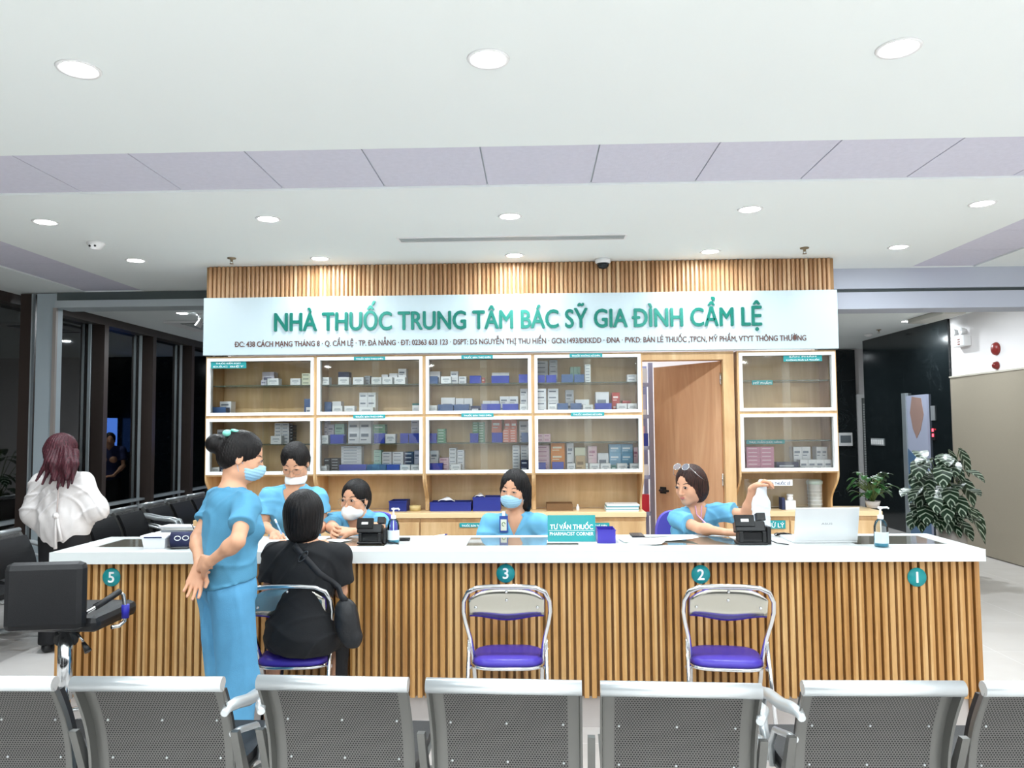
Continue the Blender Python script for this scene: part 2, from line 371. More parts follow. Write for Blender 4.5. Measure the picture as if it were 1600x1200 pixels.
# right hand wall furniture: dark marble lift lobby, beige door, white wall
YM0 = P(1488, 700, X=XR-.03).y
struct('wall_marble', MB().box(XR-.03, XR, YM0, 12.95, 0, CEIL-.001), M_marble, 'black polished marble around the lift')
yb = 14.2
xa, xb, xc = P(1316, 600, Y=yb).x, P(1337, 600, Y=yb).x, P(1341, 600, Y=yb).x
struct('wall_marble_far', box(2.4, xb, yb, YB, 0, P(1325, 547, Y=yb).z), M_marble, 'black veined marble at the far end of the room')
d = MB(); zt = P(1350, 616, Y=yb).z; zd0 = P(1345, 840, Y=yb).z
d.box(xc-.04, xc+.03, yb-.05, YB, 0, zt); xe = xc+.9; d.box(xe-.07, xe, yb-.05, YB, 0, zt); d.box(xc+.03, xe-.07, yb-.05, YB, zt-.07, zt); d.box(xc+.03, xe-.07, yb-.02, YB, 0, zt-.07, mi=1)
for k in range(40): d.box(xc+.06, xe-.09, yb-.03, yb-.02, .2+k*.045, .2+k*.045+.03, mi=2)
struct('door_1', d, [M_whitem, mat('door_blind_gap', '#8d9494', .5), mat('blind_slat', '#cfd4d4', .5)], 'white framed glazed door with a blind')
# beige door and its lever
yh0 = P(1489, 700, X=XR-.09).y
zt = P(1520, 586.5, X=XR-.09).z
o = struct('door_2', MB().box(XR-.09, XR-.005, 4.6, yh0, .01, zt).box(XR-.1, XR-.004, 4.6, yh0+.01, zt, zt+.02, mi=1), [M_beige, mat('beige_edge', '#c9c2b4', .5)], 'tall beige laminate door panel')
yh = P(1501, 733, X=XR-.1).y
h = MB().box(XR-.1, XR-.09, yh-.04, yh+.04, P(1501, 748, Y=yh).z, P(1501, 720, Y=yh).z); zl = P(1503, 729, Y=yh).z
h.tube([(XR-.1, yh, zl), (XR-.15, yh, zl), (XR-.15, yh-.14, zl)], .01, 8)
h.build('door_handle', M_chrome, o, world=True)
# lift doors with the printed poster
ya, yb2 = P(1421, 700, X=XR-.04).y, P(1453, 700, X=XR-.04).y; zt = P(1436, 617, X=XR-.04).z
o = struct('door_3', MB().box(XR-.06, XR-.03, yb2, ya, 0, zt).box(XR-.075, XR-.03, ya, ya+.12, 0, zt+.04, mi=1), [mat('lift_print', '#b7bdd4', .35), M_alu], 'lift doors printed with a pale advert of a hand')
hm = MB(); ym = (ya+yb2)/2
hand = [(-.12, zt-.02), (.14, zt-.05), (.2, zt-.28), (.1, zt-.5), (-.02, zt-.62), (-.12, zt-.48), (-.19, zt-.25)]
hm.prism([(ym - a, z) for a, z in hand], XR-.064, XR-.06, plane='yz'); hm.build('printed_hand', mat('print_skin', '#a98a80', .5), o, world=True)
MB().prism([(yb2, 0), (ya, 0), (ya, 1.25), (ym, 1.1), (yb2, .95)], XR-.063, XR-.06, plane='yz').build('printed_blue_area', mat('print_blue', '#56789c', .4), o, world=True)

# ================================================================ ceiling lights
M_lamp = mat('lamp_disc', '#ffffff', emit='#fbfffe', es=30)
rows = [[(123, 108), (763, 92), (1404, 75)], [(71, 347), (419, 342), (797, 338), (1172, 327), (1535, 318)], [(212, 407), (500, 404), (804, 399), (1110, 393), (1404, 386)]]
RN = ['row nearest the viewer', 'middle row', 'row close to the pharmacy sign']
def downlight(x, y, label, group=None, proto=[None], z=CEIL, power=LAMP_W, r=.062, spread=178):
    if proto[0] is None:
        t = thing('downlight', label, 'ceiling light', (x, y, z), 0, group)
        MB().lathe([(.062, .002), (.066, -.004), (.078, -.006), (.082, 0)], 28).build('trim_ring', M_whitem, t)
        MB().lathe([(0, -.003), (.058, -.003), (.062, -.001)], 28).build('diffuser', M_lamp, t)
        proto[0] = t
    else:
        t = copy_tree(proto[0]); t.location = (x, y, z); t['label'] = label
        if group: t['group'] = group
    ld = bpy.data.lights.new('downlight_beam', 'AREA'); ld.shape = 'DISK'; ld.size = .11; ld.energy = power; ld.color = LAMP_COL; ld.spread = math.radians(spread)
    lo = bpy.data.objects.new('downlight_beam', ld); C.objects.link(lo); lo.location = (x, y, z-.012)
    return t
nth = ['leftmost', 'second from left', 'third from left', 'fourth from left', 'rightmost']
for ri, row in enumerate(rows):
    for i, (px, py) in enumerate(row):
        p = P(px, py, Z=CEIL); nm = ['leftmost', 'middle', 'rightmost'][i] if len(row) == 3 else nth[i]
        downlight(p.x, p.y, 'round recessed downlight, %s of the %s' % (nm, RN[ri]), power=LAMP_W*(.9, 1.25, .42)[ri])
for x in (-4.6, -2.3, 0, 2.3, 4.6):                # extra lamps out of view, added as frontal fill for the cabinets
    for y in (-4.0, -2.3, -.6, 1.1): downlight(x, y, 'extra round downlight behind the viewer, out of view, added as frontal fill', 'added fill downlights behind the viewer', power=LAMP_W*1.1)
p = P(1417, 502, Z=CEIL); downlight(p.x, p.y, 'small round downlight near the lift, right of the pharmacy')
downlight(-4.2, 9.0, 'round downlight over the black padded seats, added to brighten the passage', power=LAMP_W*1.8)  # this lamp and the next are added to lift the left passage
downlight(-3.6, 11.6, 'round downlight added to brighten the far end of the left passage', power=LAMP_W*1.8)
downlight(4.3, 9.0, 'round downlight above the tall striped plant', power=LAMP_W*1.8)
downlight(4.2, 12.6, 'round downlight in front of the far white glazed door', power=LAMP_W*1.5)
# ================================================================ the dispensary wall
# ---- slatted fascia and sign
zf0, zf1 = P(810, 460.5, Y=YD).z, CEIL - .004
m = MB(); n = int((XB1-XB0)/.0366); pitch = .0366
k0 = math.ceil(XB0/pitch)
for k in range(k0, int(XB1/pitch)):
    x = (k+.5)*pitch
    m.prism([(x-.0145, YD+.0), (x-.012, YD-.012), (x-.006, YD-.018), (x+.006, YD-.018), (x+.012, YD-.012), (x+.0145, YD)], zf0, zf1, plane='xy', smooth=False)
m.box(XB0, XB1, YD, YD+.03, zf0, zf1, mi=1)
fs = MB(); fs.v, fs.f, fs.m, fs.sm = m.v, m.f, m.m, m.sm
o = fs.build('slatted_fascia', [M_slatw, M_slatb]); tag(o, 'band of vertical oak slats between the white pharmacy sign and the ceiling', 'wall panel')
zs0, zs1 = P(810, 551, Y=YD).z, P(810, 459.5, Y=YD).z
sg = thing('pharmacy_sign', 'long white signboard with green and brown lettering above the display cabinets', 'sign', ((XB0+XB1)/2, YD-.05, zs0))
MB().box(XB0-.004, XB1+.006, YD-.05, YD-.001, zs0, zf0-.001, bev=.003).build('board', mat('sign_board', '#b9c9cf', .3), sg, world=True)
M_letter = mat('green_mirror_letter', '#177466', .25, metal=.35)
a, b = P(429, 501, Y=YD-.06), P(1190, 497, Y=YD-.06)
zt = (a.z+b.z)/2 + .02
text('sign_title', 'NHÀ THUỐC TRUNG TÂM BÁC SỸ GIA ĐÌNH CẨM LỆ', b.x-a.x, .285, ((a.x+b.x)/2, YD-.055, zt+.005), M_letter, sg, depth=.012, bold=.013)
a, b = P(366, 537, Y=YD-.06), P(1260, 526, Y=YD-.06)
text('sign_address', 'ĐC: 438 CÁCH MẠNG THÁNG 8 · Q. CẨM LỆ · TP. ĐÀ NẴNG · ĐT: 02363 633 123 · DSPT: DS NGUYỄN THỊ THU HIỀN · GCN:1493/ĐKKDD · ĐNA · PVKD: BÁN LẺ THUỐC ,TPCN, MỸ PHẨM, VTYT THÔNG THƯỜNG', b.x-a.x, .085, ((a.x+b.x)/2, YD-.052, (a.z+b.z)/2), mat('brown_letter', '#5a3a30', .4), sg, depth=.004, bold=.008)

# ---- storeroom shell behind: side walls, so nothing shows through
struct('wall_outer', MB().box(XB0, XB0+.03, YD+.4, YD+3.2, 0, CEIL-.002).box(XB1-.03, XB1, YD+.4, YD+3.2, 0, CEIL-.002).box(XB0+.03, XB1-.03, YD+3.17, YD+3.2, 0, CEIL-.002), M_marble, 'black marble cladding round the outside of the pharmacy box')
struct('wall_dispensary', MB().box(XB0+.03, XB0+.06, YD+.4, YD+3.17, 0, CEIL-.002).box(XB1-.06, XB1-.03, YD+.4, YD+3.17, 0, CEIL-.002).box(XB0+.06, XB1-.06, YD+3.1, YD+3.17, 0, CEIL-.002).box(XB0+.02, XB1-.02, YD+.03, YD+.4, zs1-.4, CEIL-.002), M_wallw)
lo = bpy.data.lights.new('storeroom_lamp_beam', 'AREA'); lo.size = .5; lo.energy = 40; lo.color = LAMP_COL
p = P(1015, 600, Y=7.9); l = bpy.data.objects.new('storeroom_lamp_beam', lo); C.objects.link(l); l.location = (p.x, 7.9, 2.93)
t = thing('panel_light', 'square storeroom ceiling light behind the open door', 'ceiling light', (p.x, 7.9, 2.96)); MB().box(-.3, .3, -.3, .3, 0, .04).build('panel', M_whitem, t)
struct('ceiling_storeroom', box(XB0+.06, XB1-.06, YD+.4, YD+3.1, CEIL-.006, CEIL-.001), M_wallw)

# ---- display cabinets
colpx = [(321, 493), (493, 663), (663, 833), (833, 1005)]
CZ0, CZM, CZ1 = P(810, 741.5, Y=YD).z, P(810, 648, Y=YD).z, P(810, 552.5, Y=YD).z
CABX = [(P(a, 650, Y=YD).x, P(b, 650, Y=YD).x) for a, b in colpx] + [(P(1153.5, 650, Y=YD).x, P(1309, 650, Y=YD).x)]
WORK_Z = P(810, 801, Y=YD-.03).z; BACKY = YD+.36
def cabinet(i, x0, x1, label):
    t = thing('display_cabinet', label, 'cabinet', ((x0+x1)/2, YD, WORK_Z))
    s = .016; m = MB()
    # side panels: full depth above, S-curved front edge down to the worktop
    prof = [(YD, CZ1), (YD, CZ0)]
    zc = CZ0 - WORK_Z
    for k in range(13):
        u = k/12; prof.append((YD + .17*(.5-.5*math.cos(PI*min(1, u*1.25))), CZ0 - .01 - (zc-.012)*u))
    prof += [(BACKY, WORK_Z+.001), (BACKY, CZ1)]
    for xx in (x0+.0005, x1-s-.0005): m.prism(prof, xx, xx+s, plane='yz')
    for za, zb_ in ((CZ0, CZ0+.018), (CZM-.014, CZM+.014), (CZ1-.02, CZ1)): m.box(x0+s, x1-s, YD, BACKY, za, zb_)
    m.build('carcass', M_woodl, t, world=True)
    MB().box(x0+s, x1-s, BACKY-.012, BACKY, WORK_Z+.002, CZ1-.02).build('back_panel', M_woodin, t, world=True)
    for za, zb_ in ((CZ0+.014, CZM-.012), (CZM+.012, CZ1-.014)):
        fw = .026; fx0, fx1 = x0+.014, x1-.014; f = MB(); y0, y1 = YD-.016, YD+.05
        f.box(fx0, fx0+fw, y0, y1, za, zb_).box(fx1-fw, fx1, y0, y1, za, zb_).box(fx0+fw, fx1-fw, y0, y1, za, za+fw).box(fx0+fw, fx1-fw, y0, y1, zb_-fw, zb_)
        f.build('door_frame', M_white, t, world=True)
        zm = (za+zb_)/2 + .012
        MB().box(x0+s+.002, x1-s-.002, YD+.07, BACKY-.014, zm-.004, zm+.004).build('glass_shelf', mat('shelf_glass', '#5f7a70', .1, alpha=.55), t, world=True)
        xm = fx0+fw + (fx1-fx0-2*fw)*(.55 if i in (0, 1, 2) else .5)
        for q, (xa, xb_) in enumerate(((fx0+fw, xm+.03), (xm-.03, fx1-fw))):
            MB().box(xa, xb_, YD+.012+q*.016, YD+.017+q*.016, za+fw, zb_-fw).build('glass_door', M_glassc, t, world=True)
    return t
cn = ['leftmost glazed display cabinet, oak with white frames, beside the dark windows', 'second glazed display cabinet from the left, behind the nurse with the white mask', 'third glazed display cabinet from the left, behind the smiling nurse', 'fourth glazed display cabinet from the left, next to the open door', 'rightmost glazed display cabinet, right of the wooden door, half empty']
for i, (x0, x1) in enumerate(CABX): cabinet(i, x0, x1, cn[i])

# ---- teal strips with writing
def strip(px0, px1, py0, py1, lines, label, Y=YD-.02, col=M_teal, tcol=None, cat='sign'):
    a, b = P(px0, py1, Y=Y), P(px1, py0, Y=Y)
    t = thing('shelf_label' if cat == 'label' else 'name_strip', label, cat, ((a.x+b.x)/2, Y, a.z))
    MB().box(a.x, b.x, Y-.003, Y, a.z, b.z).build('strip', col, t, world=True)
    n = len(lines); h = (b.z-a.z)/n
    for k, ln in enumerate(lines):
        text('lettering', ln, (b.x-a.x)*(.86 if k == n-1 or n == 1 else .7), h*(.72 if n == 1 else .66), ((a.x+b.x)/2, Y-.004, b.z-h*(k+.5)), tcol or M_txtw, t, depth=.001, bold=.012)
    return t
S1 = 'THUỐC BÁN THEO ĐƠN'; S2 = 'THUỐC KHÔNG KÊ ĐƠN'
strip(329, 385, 564, 576, ['THUỐC KIỂM SOÁT', 'ĐẶC BIỆT'], 'teal two-line strip at the top left of the leftmost cabinet', Y=YD+.008)
strip(553, 602, 557, 563, [S1], 'small teal strip on the top edge of the second cabinet from the left')
strip(552, 602, 647.5, 653.5, [S1], 'small teal strip on the middle rail of the second cabinet from the left')
strip(721, 770, 554.5, 561, [S1], 'small teal strip on the top edge of the third cabinet from the left')
strip(721, 771, 645.5, 651.5, [S1], 'small teal strip on the middle rail of the third cabinet from the left')
strip(890, 941, 552, 558.5, [S2], 'small teal strip on the top edge of the cabinet next to the open door')
strip(892, 944, 644, 650, [S2], 'small teal strip on the middle rail of the cabinet next to the open door')
strip(1224, 1284, 553.5, 565, ['SẢN PHẨM', 'KHÔNG PHẢI LÀ THUỐC'], 'teal two-line strip at the top of the rightmost cabinet', Y=YD+.008)
strip(1175, 1207, 594, 601.5, ['MỸ PHẨM'], 'short teal strip on the empty upper shelf of the rightmost cabinet', Y=YD+.06)
strip(1166, 1226, 687, 694, ['THỰC PHẨM CHỨC NĂNG'], 'teal strip on the lower shelf above the pink cartons', Y=YD+.06)
strip(718, 768, 817, 824, [S1], 'small teal strip on a drawer left of the smiling nurse', Y=YD-.045)
strip(898, 952, 817, 824, [S2], 'small teal strip on a drawer behind the pharmacist corner sign', Y=YD-.045)

# ---- base cabinets, worktop, drawers
DX0, DX1 = P(1011, 700, Y=YD).x, P(1150, 700, Y=YD).x
BX1 = P(1378, 820, Y=YD-.03).x
def base_run(edges, x0, x1, lab, xtop1=None):
    n = len(edges)-1
    for k in range(n):
        a, b = edges[k], edges[k+1]
        t = thing('base_cabinet', lab[k], 'cabinet', ((a+b)/2, YD-.02, 0))
        MB().box(a+.001, b-.001, YD-.02, BACKY, .08, WORK_Z-.045).box(a+.02, b-.02, YD+.03, BACKY, 0, .08).build('body', M_woodl, t, world=True)
        zt = WORK_Z-.075; dz = .2
        MB().box(a+.006, b-.006, YD-.04, YD-.02, zt-dz, zt, bev=.002).build('drawer', M_woodl, t, world=True)
        d = MB().box(a+.006, (a+b)/2-.003, YD-.04, YD-.02, .1, zt-dz-.006, bev=.002).build('door', M_woodl, t, world=True)
        e = MB().box((a+b)/2+.003, b-.006, YD-.04, YD-.02, .1, zt-dz-.006, bev=.002).build('door', M_woodl, t, world=True)
    o = MB().box(x0, x1, YD-.05, BACKY, WORK_Z-.04, WORK_Z, bev=.003).build('worktop', mat('worktop_oak', '#e3c79a', .4, var=.06, vs=5, stretch=(.2, 1, 1)), world=True)
    return o
pe = [P(q, 820, Y=YD).x for q in (321, 490, 657, 832, 1009)]
ow = base_run(pe, pe[0], P(1010, 803, Y=YD-.05).x, ['oak base cabinet below the leftmost display cabinet', 'oak base cabinet behind the nurse wearing glasses and white mask', 'oak base cabinet directly behind the smiling nurse', 'oak base cabinet next to the open door'])
tag(ow, 'long light oak worktop below the four left display cabinets', 'worktop')
pr = [P(1150, 820, Y=YD).x, P(1232, 820, Y=YD).x, BX1]
ow = base_run(pr, pr[0], BX1, ['oak base cabinet right of the door, behind the card machine', 'oak base cabinet at the right end, behind the laptop'])
tag(ow, 'light oak worktop below the rightmost display cabinet, reaching past its side', 'worktop')
strip(1196, 1227, 813, 826, ['XỬ LÝ'], 'teal strip on the drawer behind the card machine at window 2', Y=YD-.045)

# ---- door frame, leaf and storeroom shelving
zdt = P(1070, 562, Y=YD).z
xj = P(1132, 650, Y=YD).x
fr = MB(); fr.box(DX0-.03, DX1, YD+.01, YD+.16, zdt, CZ1); fr.box(xj, DX1, YD+.01, YD+.22, 0, zdt)
struct('trim_5', fr, M_woodl, 'oak door frame of the storeroom')
p0 = P(1129, 600, Y=YD+.08); p1 = P(1024, 600, Y=YD+.72); zt = P(1027, 570.5, Y=YD+.72).z; zt = min(zt, zdt-.01)
v = Vector((p1.x-p0.x, p1.y-p0.y, 0)); L_ = v.length; v.normalize(); n_ = Vector((-v.y, v.x, 0))
Md = Matrix(((v.x, n_.x, 0, p0.x), (v.y, n_.y, 0, p0.y), (0, 0, 1, 0), (0, 0, 0, 1)))
t = thing('storeroom_door', 'oak door leaf standing ajar between the display cabinets', 'door', (p0.x, p0.y, 0))
MB().box(.005, L_, -.02, .02, .012, zt, M=Md).build('leaf', M_wooddoor, t, world=True)
q = P(1047, 766, Y=YD+.6)
hx = L_ - .09; hz = P(1047, 766, Y=YD+.62).z
MB().box(hx-.045, hx+.03, .02, .028, hz-.03, hz+.03, M=Md, bev=.003).tube([Md @ Vector(c) for c in ((hx, .028, hz), (hx, .06, hz), (hx-.11, .065, hz))], .011, 8).build('door_handle', M_black, t, world=True)
for hz in (.35, 1.1, 1.95): MB().tube([Md @ Vector((.0, .024, hz)), Md @ Vector((.0, .024, hz+.1))], .008, 8).build('hinge', M_chrome, t, world=True)
sx0, sx1 = P(1008, 650, Y=7.5).x, P(1021, 650, Y=7.35).x
M_shelf = mat('shelving_steel', '#9ba3c4', .45)
t = thing('storage_rack', 'blue-grey steel storage rack seen through the gap of the open door', 'shelving', ((sx0-.4+sx1)/2, 7.4, 0))
up = MB()
for xx in (sx1-.04, sx0-.6):
    for yy in (7.35, 7.75): up.box(xx, xx+.04, yy, yy+.04, 0, P(1018, 567, Y=7.35).z)
up.build('uprights', M_shelf, t, world=True)
zsh = [P(1012, py, Y=7.35).z for py in (598, 648, 697, 743, 800)]
for z in zsh: MB().box(sx0-.6, sx1-.04, 7.355, 7.78, z-.035, z).build('shelf', M_shelf, t, world=True)
for k, (py, c, hh, ww, lb) in enumerate(((598, '#dfe6ee', .14, .1, 'pale grey carton on the topmost rack shelf behind the open door'), (648, '#c9c6d8', .2, .1, 'lilac-grey carton on the second rack shelf behind the open door'), (648, '#f2f2f2', .05, .06, 'small white card on the second rack shelf behind the open door'), (697, '#2c3a9a', .12, .1, 'dark blue carton on the third rack shelf behind the open door'), (697, '#d9a7b8', .19, .05, 'pink carton behind the blue one on the third rack shelf'), (743, '#e8e8ee', .1, .12, 'white carton on the fourth rack shelf behind the open door'), (800, '#d0283a', .16, .09, 'red carton low on the rack, left of the door handle'))):
    x = sx1-.05-ww - (.012 if k in (2, 4) else 0); y = 7.37 if k not in (1, 4) else 7.5
    z = P(1012, py, Y=7.35).z
    tag(box(x, x+ww, y, y+.1, z+.0005, z+hh).build('carton', mat('carton_%d' % k, c, .5), world=True), lb, 'box')
# rim board over the recess of the right cabinet: white notice, acrylic stand, machine
strip(1188, 1238, 749.5, 759, ['CẮP RA THUỐC LẺ'], 'white notice strip under the rightmost display cabinet', Y=YD+.03, col=M_txtw, tcol=mat('navy_text', '#2b3c6b', .5))

# ================================================================ customer counter
YC = 4.15; TZ = P(800, 861, Y=YC-.06).z     # top edge height
TX0, TX1 = P(77, 865, Y=YC-.06).x, P(1540, 859, Y=YC-.06).x
TYB = P(1200, 834.5, Z=TZ).y
SX0, SX1 = P(83, 990, Y=YC).x, P(1536.5, 980, Y=YC).x
TH = .062
ct = thing('service_counter', 'long white-topped service counter clad in vertical oak slats', 'counter', ((TX0+TX1)/2, YC+.25, 0))
zsl = P(1500, 1092, Y=YC).z
M_ctop = mat('counter_top', '#e0e5e4', .22)
insets = [(152, 300), (488, 600), (728, 905), (1020, 1165), (1345, 1492)]
yi0, yi1 = P(800, 852.5, Z=TZ).y, P(800, 839, Z=TZ).y
ix = [(P(a, 853, Z=TZ).x, P(b, 853, Z=TZ).x) for a, b in insets]
top = MB(); xs = [TX0] + [q for ab in ix for q in ab] + [TX1]
yF = YC-.06
top.box(TX0, TX1, yF, yi0, TZ-TH, TZ); top.box(TX0, TX1, yi1, TYB, TZ-TH, TZ)
for k in range(0, len(xs), 2): top.box(xs[k], xs[k+1], yi0, yi1, TZ-TH, TZ)
for (a, b) in ix: top.box(a, b, yi0, yi1, TZ-TH, TZ-TH+.01, mi=1)
top.build('top', [M_ctop, mat('inset_lining', '#8a7f6e', .6)], ct, world=True)
M_pane = mat('inset_glass', '#6d6a60', .05, coat=.5)
for (a, b) in ix: MB().box(a+.001, b-.001, yi0+.001, yi1-.001, TZ-.007, TZ-.002).build('glass_inset', M_pane, ct, world=True)
sl = MB(); pitch = .0402
def slat_run(x0, x1, y, M=None):
    k = math.ceil(x0/pitch)
    while (k+1)*pitch < x1+.002:
        x = (k+.5)*pitch; k += 1
        sl.box(x-.0125, x+.0125, y, y+.03, zsl, TZ-TH-.001, mi=0)
slat_run(SX0, SX1, YC)
sl.build('slat_front', [M_slat], ct, world=True)
MB().box(SX0, SX1, YC+.03, YC+.05, zsl, TZ-TH-.001).build('front_panel', M_slatb, ct, world=True)
for xx, sgn in ((SX0, 1), (SX1, -1)):
    e = MB(); xa = xx if sgn > 0 else xx-.03
    for k in range(12): e.box(xa, xa+.03, YC+.052+k*pitch, YC+.052+k*pitch+.025, zsl, TZ-TH-.001)
    e.box(xa+.03*sgn, xa+.03+.02*sgn, YC+.05, TYB-.05, .06, TZ-TH-.001, mi=1)
    e.build('slat_end', [M_slat, M_slatb], ct, world=True)
MB().box(SX0+.05, SX1-.05, YC+.11, TYB-.06, .06, .08).box(SX0+.04, SX1-.04, TYB-.08, TYB-.06, .08, TZ-TH-.001).box(SX0+.05, SX1-.05, YC+.06, TYB-.1, TZ-.3, TZ-.28).build('body', M_woodl, ct, world=True)
MB().box(SX0+.02, SX1-.02, YC+.06, YC+.09, 0, zsl).box(SX0+.02, SX0+.04, YC+.09, TYB-.06, 0, .06).box(SX1-.04, SX1-.02, YC+.09, TYB-.06, 0, .06).build('kick_plate', mat('kick_stone', '#bdb6b2', .3), ct, world=True)
for px, py, d_ in ((174, 902, '5'), (790, 896, '3'), (1095, 897.5, '2'), (1433, 902, '1')):
    p = P(px, py, Y=YC-.004)
    t = thing('number_disc', 'round teal disc numbered %s on the counter front' % {'5': 'five', '3': 'three', '2': 'two', '1': 'one'}[d_], 'sign', (p.x, YC, p.z))
    MB().lathe([(0, 0), (.049, 0), (.049, .004), (0, .004)], 32, M=Matrix.Translation((p.x, YC, p.z)) @ Matrix.Rotation(PI/2, 4, 'X')).build('disc', M_teal, t, world=True)
    text('digit', d_, None, .055, (p.x, YC-.006, p.z), M_txtw, t, depth=.002, bold=.02)
# ================================================================ stock on the shelves
CABN = ['leftmost', 'second', 'third', 'fourth', 'rightmost']; SHN = ['top shelf', 'second shelf', 'third shelf', 'bottom shelf']
ORD = ['first', 'second', 'third', 'fourth', 'fifth', 'sixth', 'seventh', 'eighth', 'ninth', 'tenth', 'eleventh', 'twelfth', 'thirteenth', 'fourteenth', 'fifteenth']
COLS = dict(w=('white', '#e9eaee', '#7d8694'), l=('pale lilac', '#cfcbd9', '#7c7a92'), y=('cream', '#e9ead0', '#62705c'), b=('royal blue', '#2340b8', '#2340b8'), d=('dull blue', '#46689c', '#46689c'),
            n=('dark navy', '#1e2b52', '#dfe4ee'), k=('black', '#17191f', '#d8dde2'), g=('green and white', '#5f9a78', '#dcebe0'), m=('mint', '#a9cdbd', '#5f8a7c'), t=('teal', '#2f7f78', '#d4e8e4'),
            p=('pink and white', '#e6c4cd', '#b0708a'), q=('pink', '#df9db4', '#f4dbe2'), o=('orange', '#e58a1e', '#fff1d6'), c=('coral striped', '#e08a78', '#f2efec'), r=('red', '#b8423a', '#f0dcd8'),
            s=('light blue', '#7fb0cf', '#eaf4fa'), a=('tan', '#cdb083', '#8a6d46'), e=('grey', '#a9adb3', '#5a5f68'), z=('plain white printed', '#f6f7f8', '#9aa2ab'), f=('yellow', '#d9c24a', '#fff6c8'))
STOCK = {  # cabinet: shelf: (px left, px right, py top, colour, columns, rows, layer)
0: {0: ['407 416 594 l', '409 428 581 l 1 1 1', '417 435 591 z', '453 469 591 z', '471 485 583 y 1 3'],
    1: ['329 353 636 d', '343 361 627 w 1 2 1', '475 485 623 d 1 2 1', '478 486 636 w'],
    2: ['332 362 681 b', '333 362 671 w 2 2 1', '364 378 674 w 1 2 1', '381 390 676 w 1 1 1', '429 452 661 w 2 6 1', '423 440 681 z', '453 458 664 k 1 6 1'],
    3: ['329 344 730 z', '345 357 730 n', '360 372 733 w 1 1 1', '474 486 728 w 1 2 1']},
1: {0: ['499 514 589 z', '528 545 589 z', '551 568 589 z', '580 596 589 z', '597 613 589 z', '616 633 589 z', '528 545 581 n 1 1 1', '569 578 587 e 1 3 1', '596 606 585 w 1 1 1', '608 621 583 w 1 1 1', '622 635 576 w 1 2 1'],
    1: ['504 518 628 d 1 1 1', '519 533 627 w 1 1 1', '519 535 634 z', '538 554 634 z', '561 583 636 z', '561 587 613 w 2 3 1', '644 655 633 z', '644 655 630 t 1 1 1'],
    2: ['497 513 680 z', '501 512 657 l 1 5 1', '512 522 663 l 1 2 1', '523 538 662 m 1 2 1', '516 537 679 b', '544 580 668 w 2 1', '544 580 657 w 2 2 1', '583 602 663 g 1 3 1', '584 601 677 b', '602 618 678 z', '625 638 677 b', '639 655 677 b', '642 655 656 l 1 4 1'],
    3: ['497 511 728 z', '502 516 716 k 1 3 1', '517 531 716 k 1 5 1', '533 565 697 w 1 9 1', '530 572 726 b', '573 603 726 d', '604 624 726 b', '584 596 703 m 1 5 1', '597 612 706 w 1 6 1', '613 630 706 w 1 6 1', '631 646 706 n 1 5 1', '647 656 704 l 1 2 1', '625 641 726 z', '642 656 726 z']},
2: {0: ['669 684 588 d', '672 688 580 w 1 1 1', '689 705 588 z', '704 716 580 w 1 2 1', '717 729 588 w 1 2 1', '734 752 587 b', '753 758 590 r', '768 796 587 b', '769 796 582 w 2 1 1', '811 825 585 b'],
    1: ['669 683 633 z', '684 708 632 d', '709 733 632 d', '689 711 621 w 1 1 1', '712 738 622 w 2 1 1', '735 751 634 n', '752 782 631 b', '754 780 626 w 2 1 1', '785 810 631 b', '781 810 619 w 2 2 1', '813 825 607 w 1 3 1', '812 825 631 z'],
    2: ['670 682 677 b', '683 696 670 g 1 5', '734 747 677 b', '738 757 659 g 2 8 1', '768 785 676 b', '768 784 654 c 1 2 1', '785 807 671 c 2 5', '788 808 655 c 2 2 1', '811 826 658 w 1 2 1', '814 825 676 d'],
    3: ['669 691 724 b', '669 685 704 w 1 2 1', '686 701 715 p 1 3 1', '701 713 700 w 1 6 1', '714 725 703 w 1 6 1', '704 720 725 z', '800 812 696 w 1 8 1', '813 825 696 w 1 8 1', '813 825 719 n 1 2']},
3: {0: ['838 857 564 e 1 5 1', '859 872 562 e 1 5 1', '841 852 586 b', '854 870 586 b', '878 896 585 d', '898 914 585 d', '892 908 573 m 3 1 1', '915 924 569 w 1 6', '981 996 585 w 1 2'],
    1: ['838 854 607 w 1 4', '856 873 607 w 1 4 1', '856 870 631 z', '871 888 630 d', '884 897 609 e 1 2 1', '892 909 630 d', '899 921 624 w 1 1 1', '911 927 632 z', '931 952 612 w 1 1 1', '930 956 630 b', '957 969 613 r 1 2 1', '964 980 630 z', '981 996 630 z', '973 986 626 r 1 1 1'],
    2: ['838 860 678 p 2 2'],
    3: ['838 858 696 p 1 6 1', '840 852 723 b', '860 882 692 o 1 3 1', '862 880 722 b', '885 896 691 w 1 2 1', '897 914 699 y 1 1 1', '899 914 712 a', '918 932 697 p 1 2 1', '933 950 708 w 1 1 1', '951 988 694 s 2 3 1', '989 998 699 p 1 2 1', '885 898 724 z', '902 918 724 z', '920 936 724 z', '937 953 724 z', '954 962 727 t', '963 979 724 z', '983 998 724 z']},
4: {3: ['1165 1208 698 q 2 6', '1211 1246 722 n', '1248 1303 718 w 4 1', '1238 1265 698 w 2 2 1', '1274 1303 698 w 2 2 1']}}
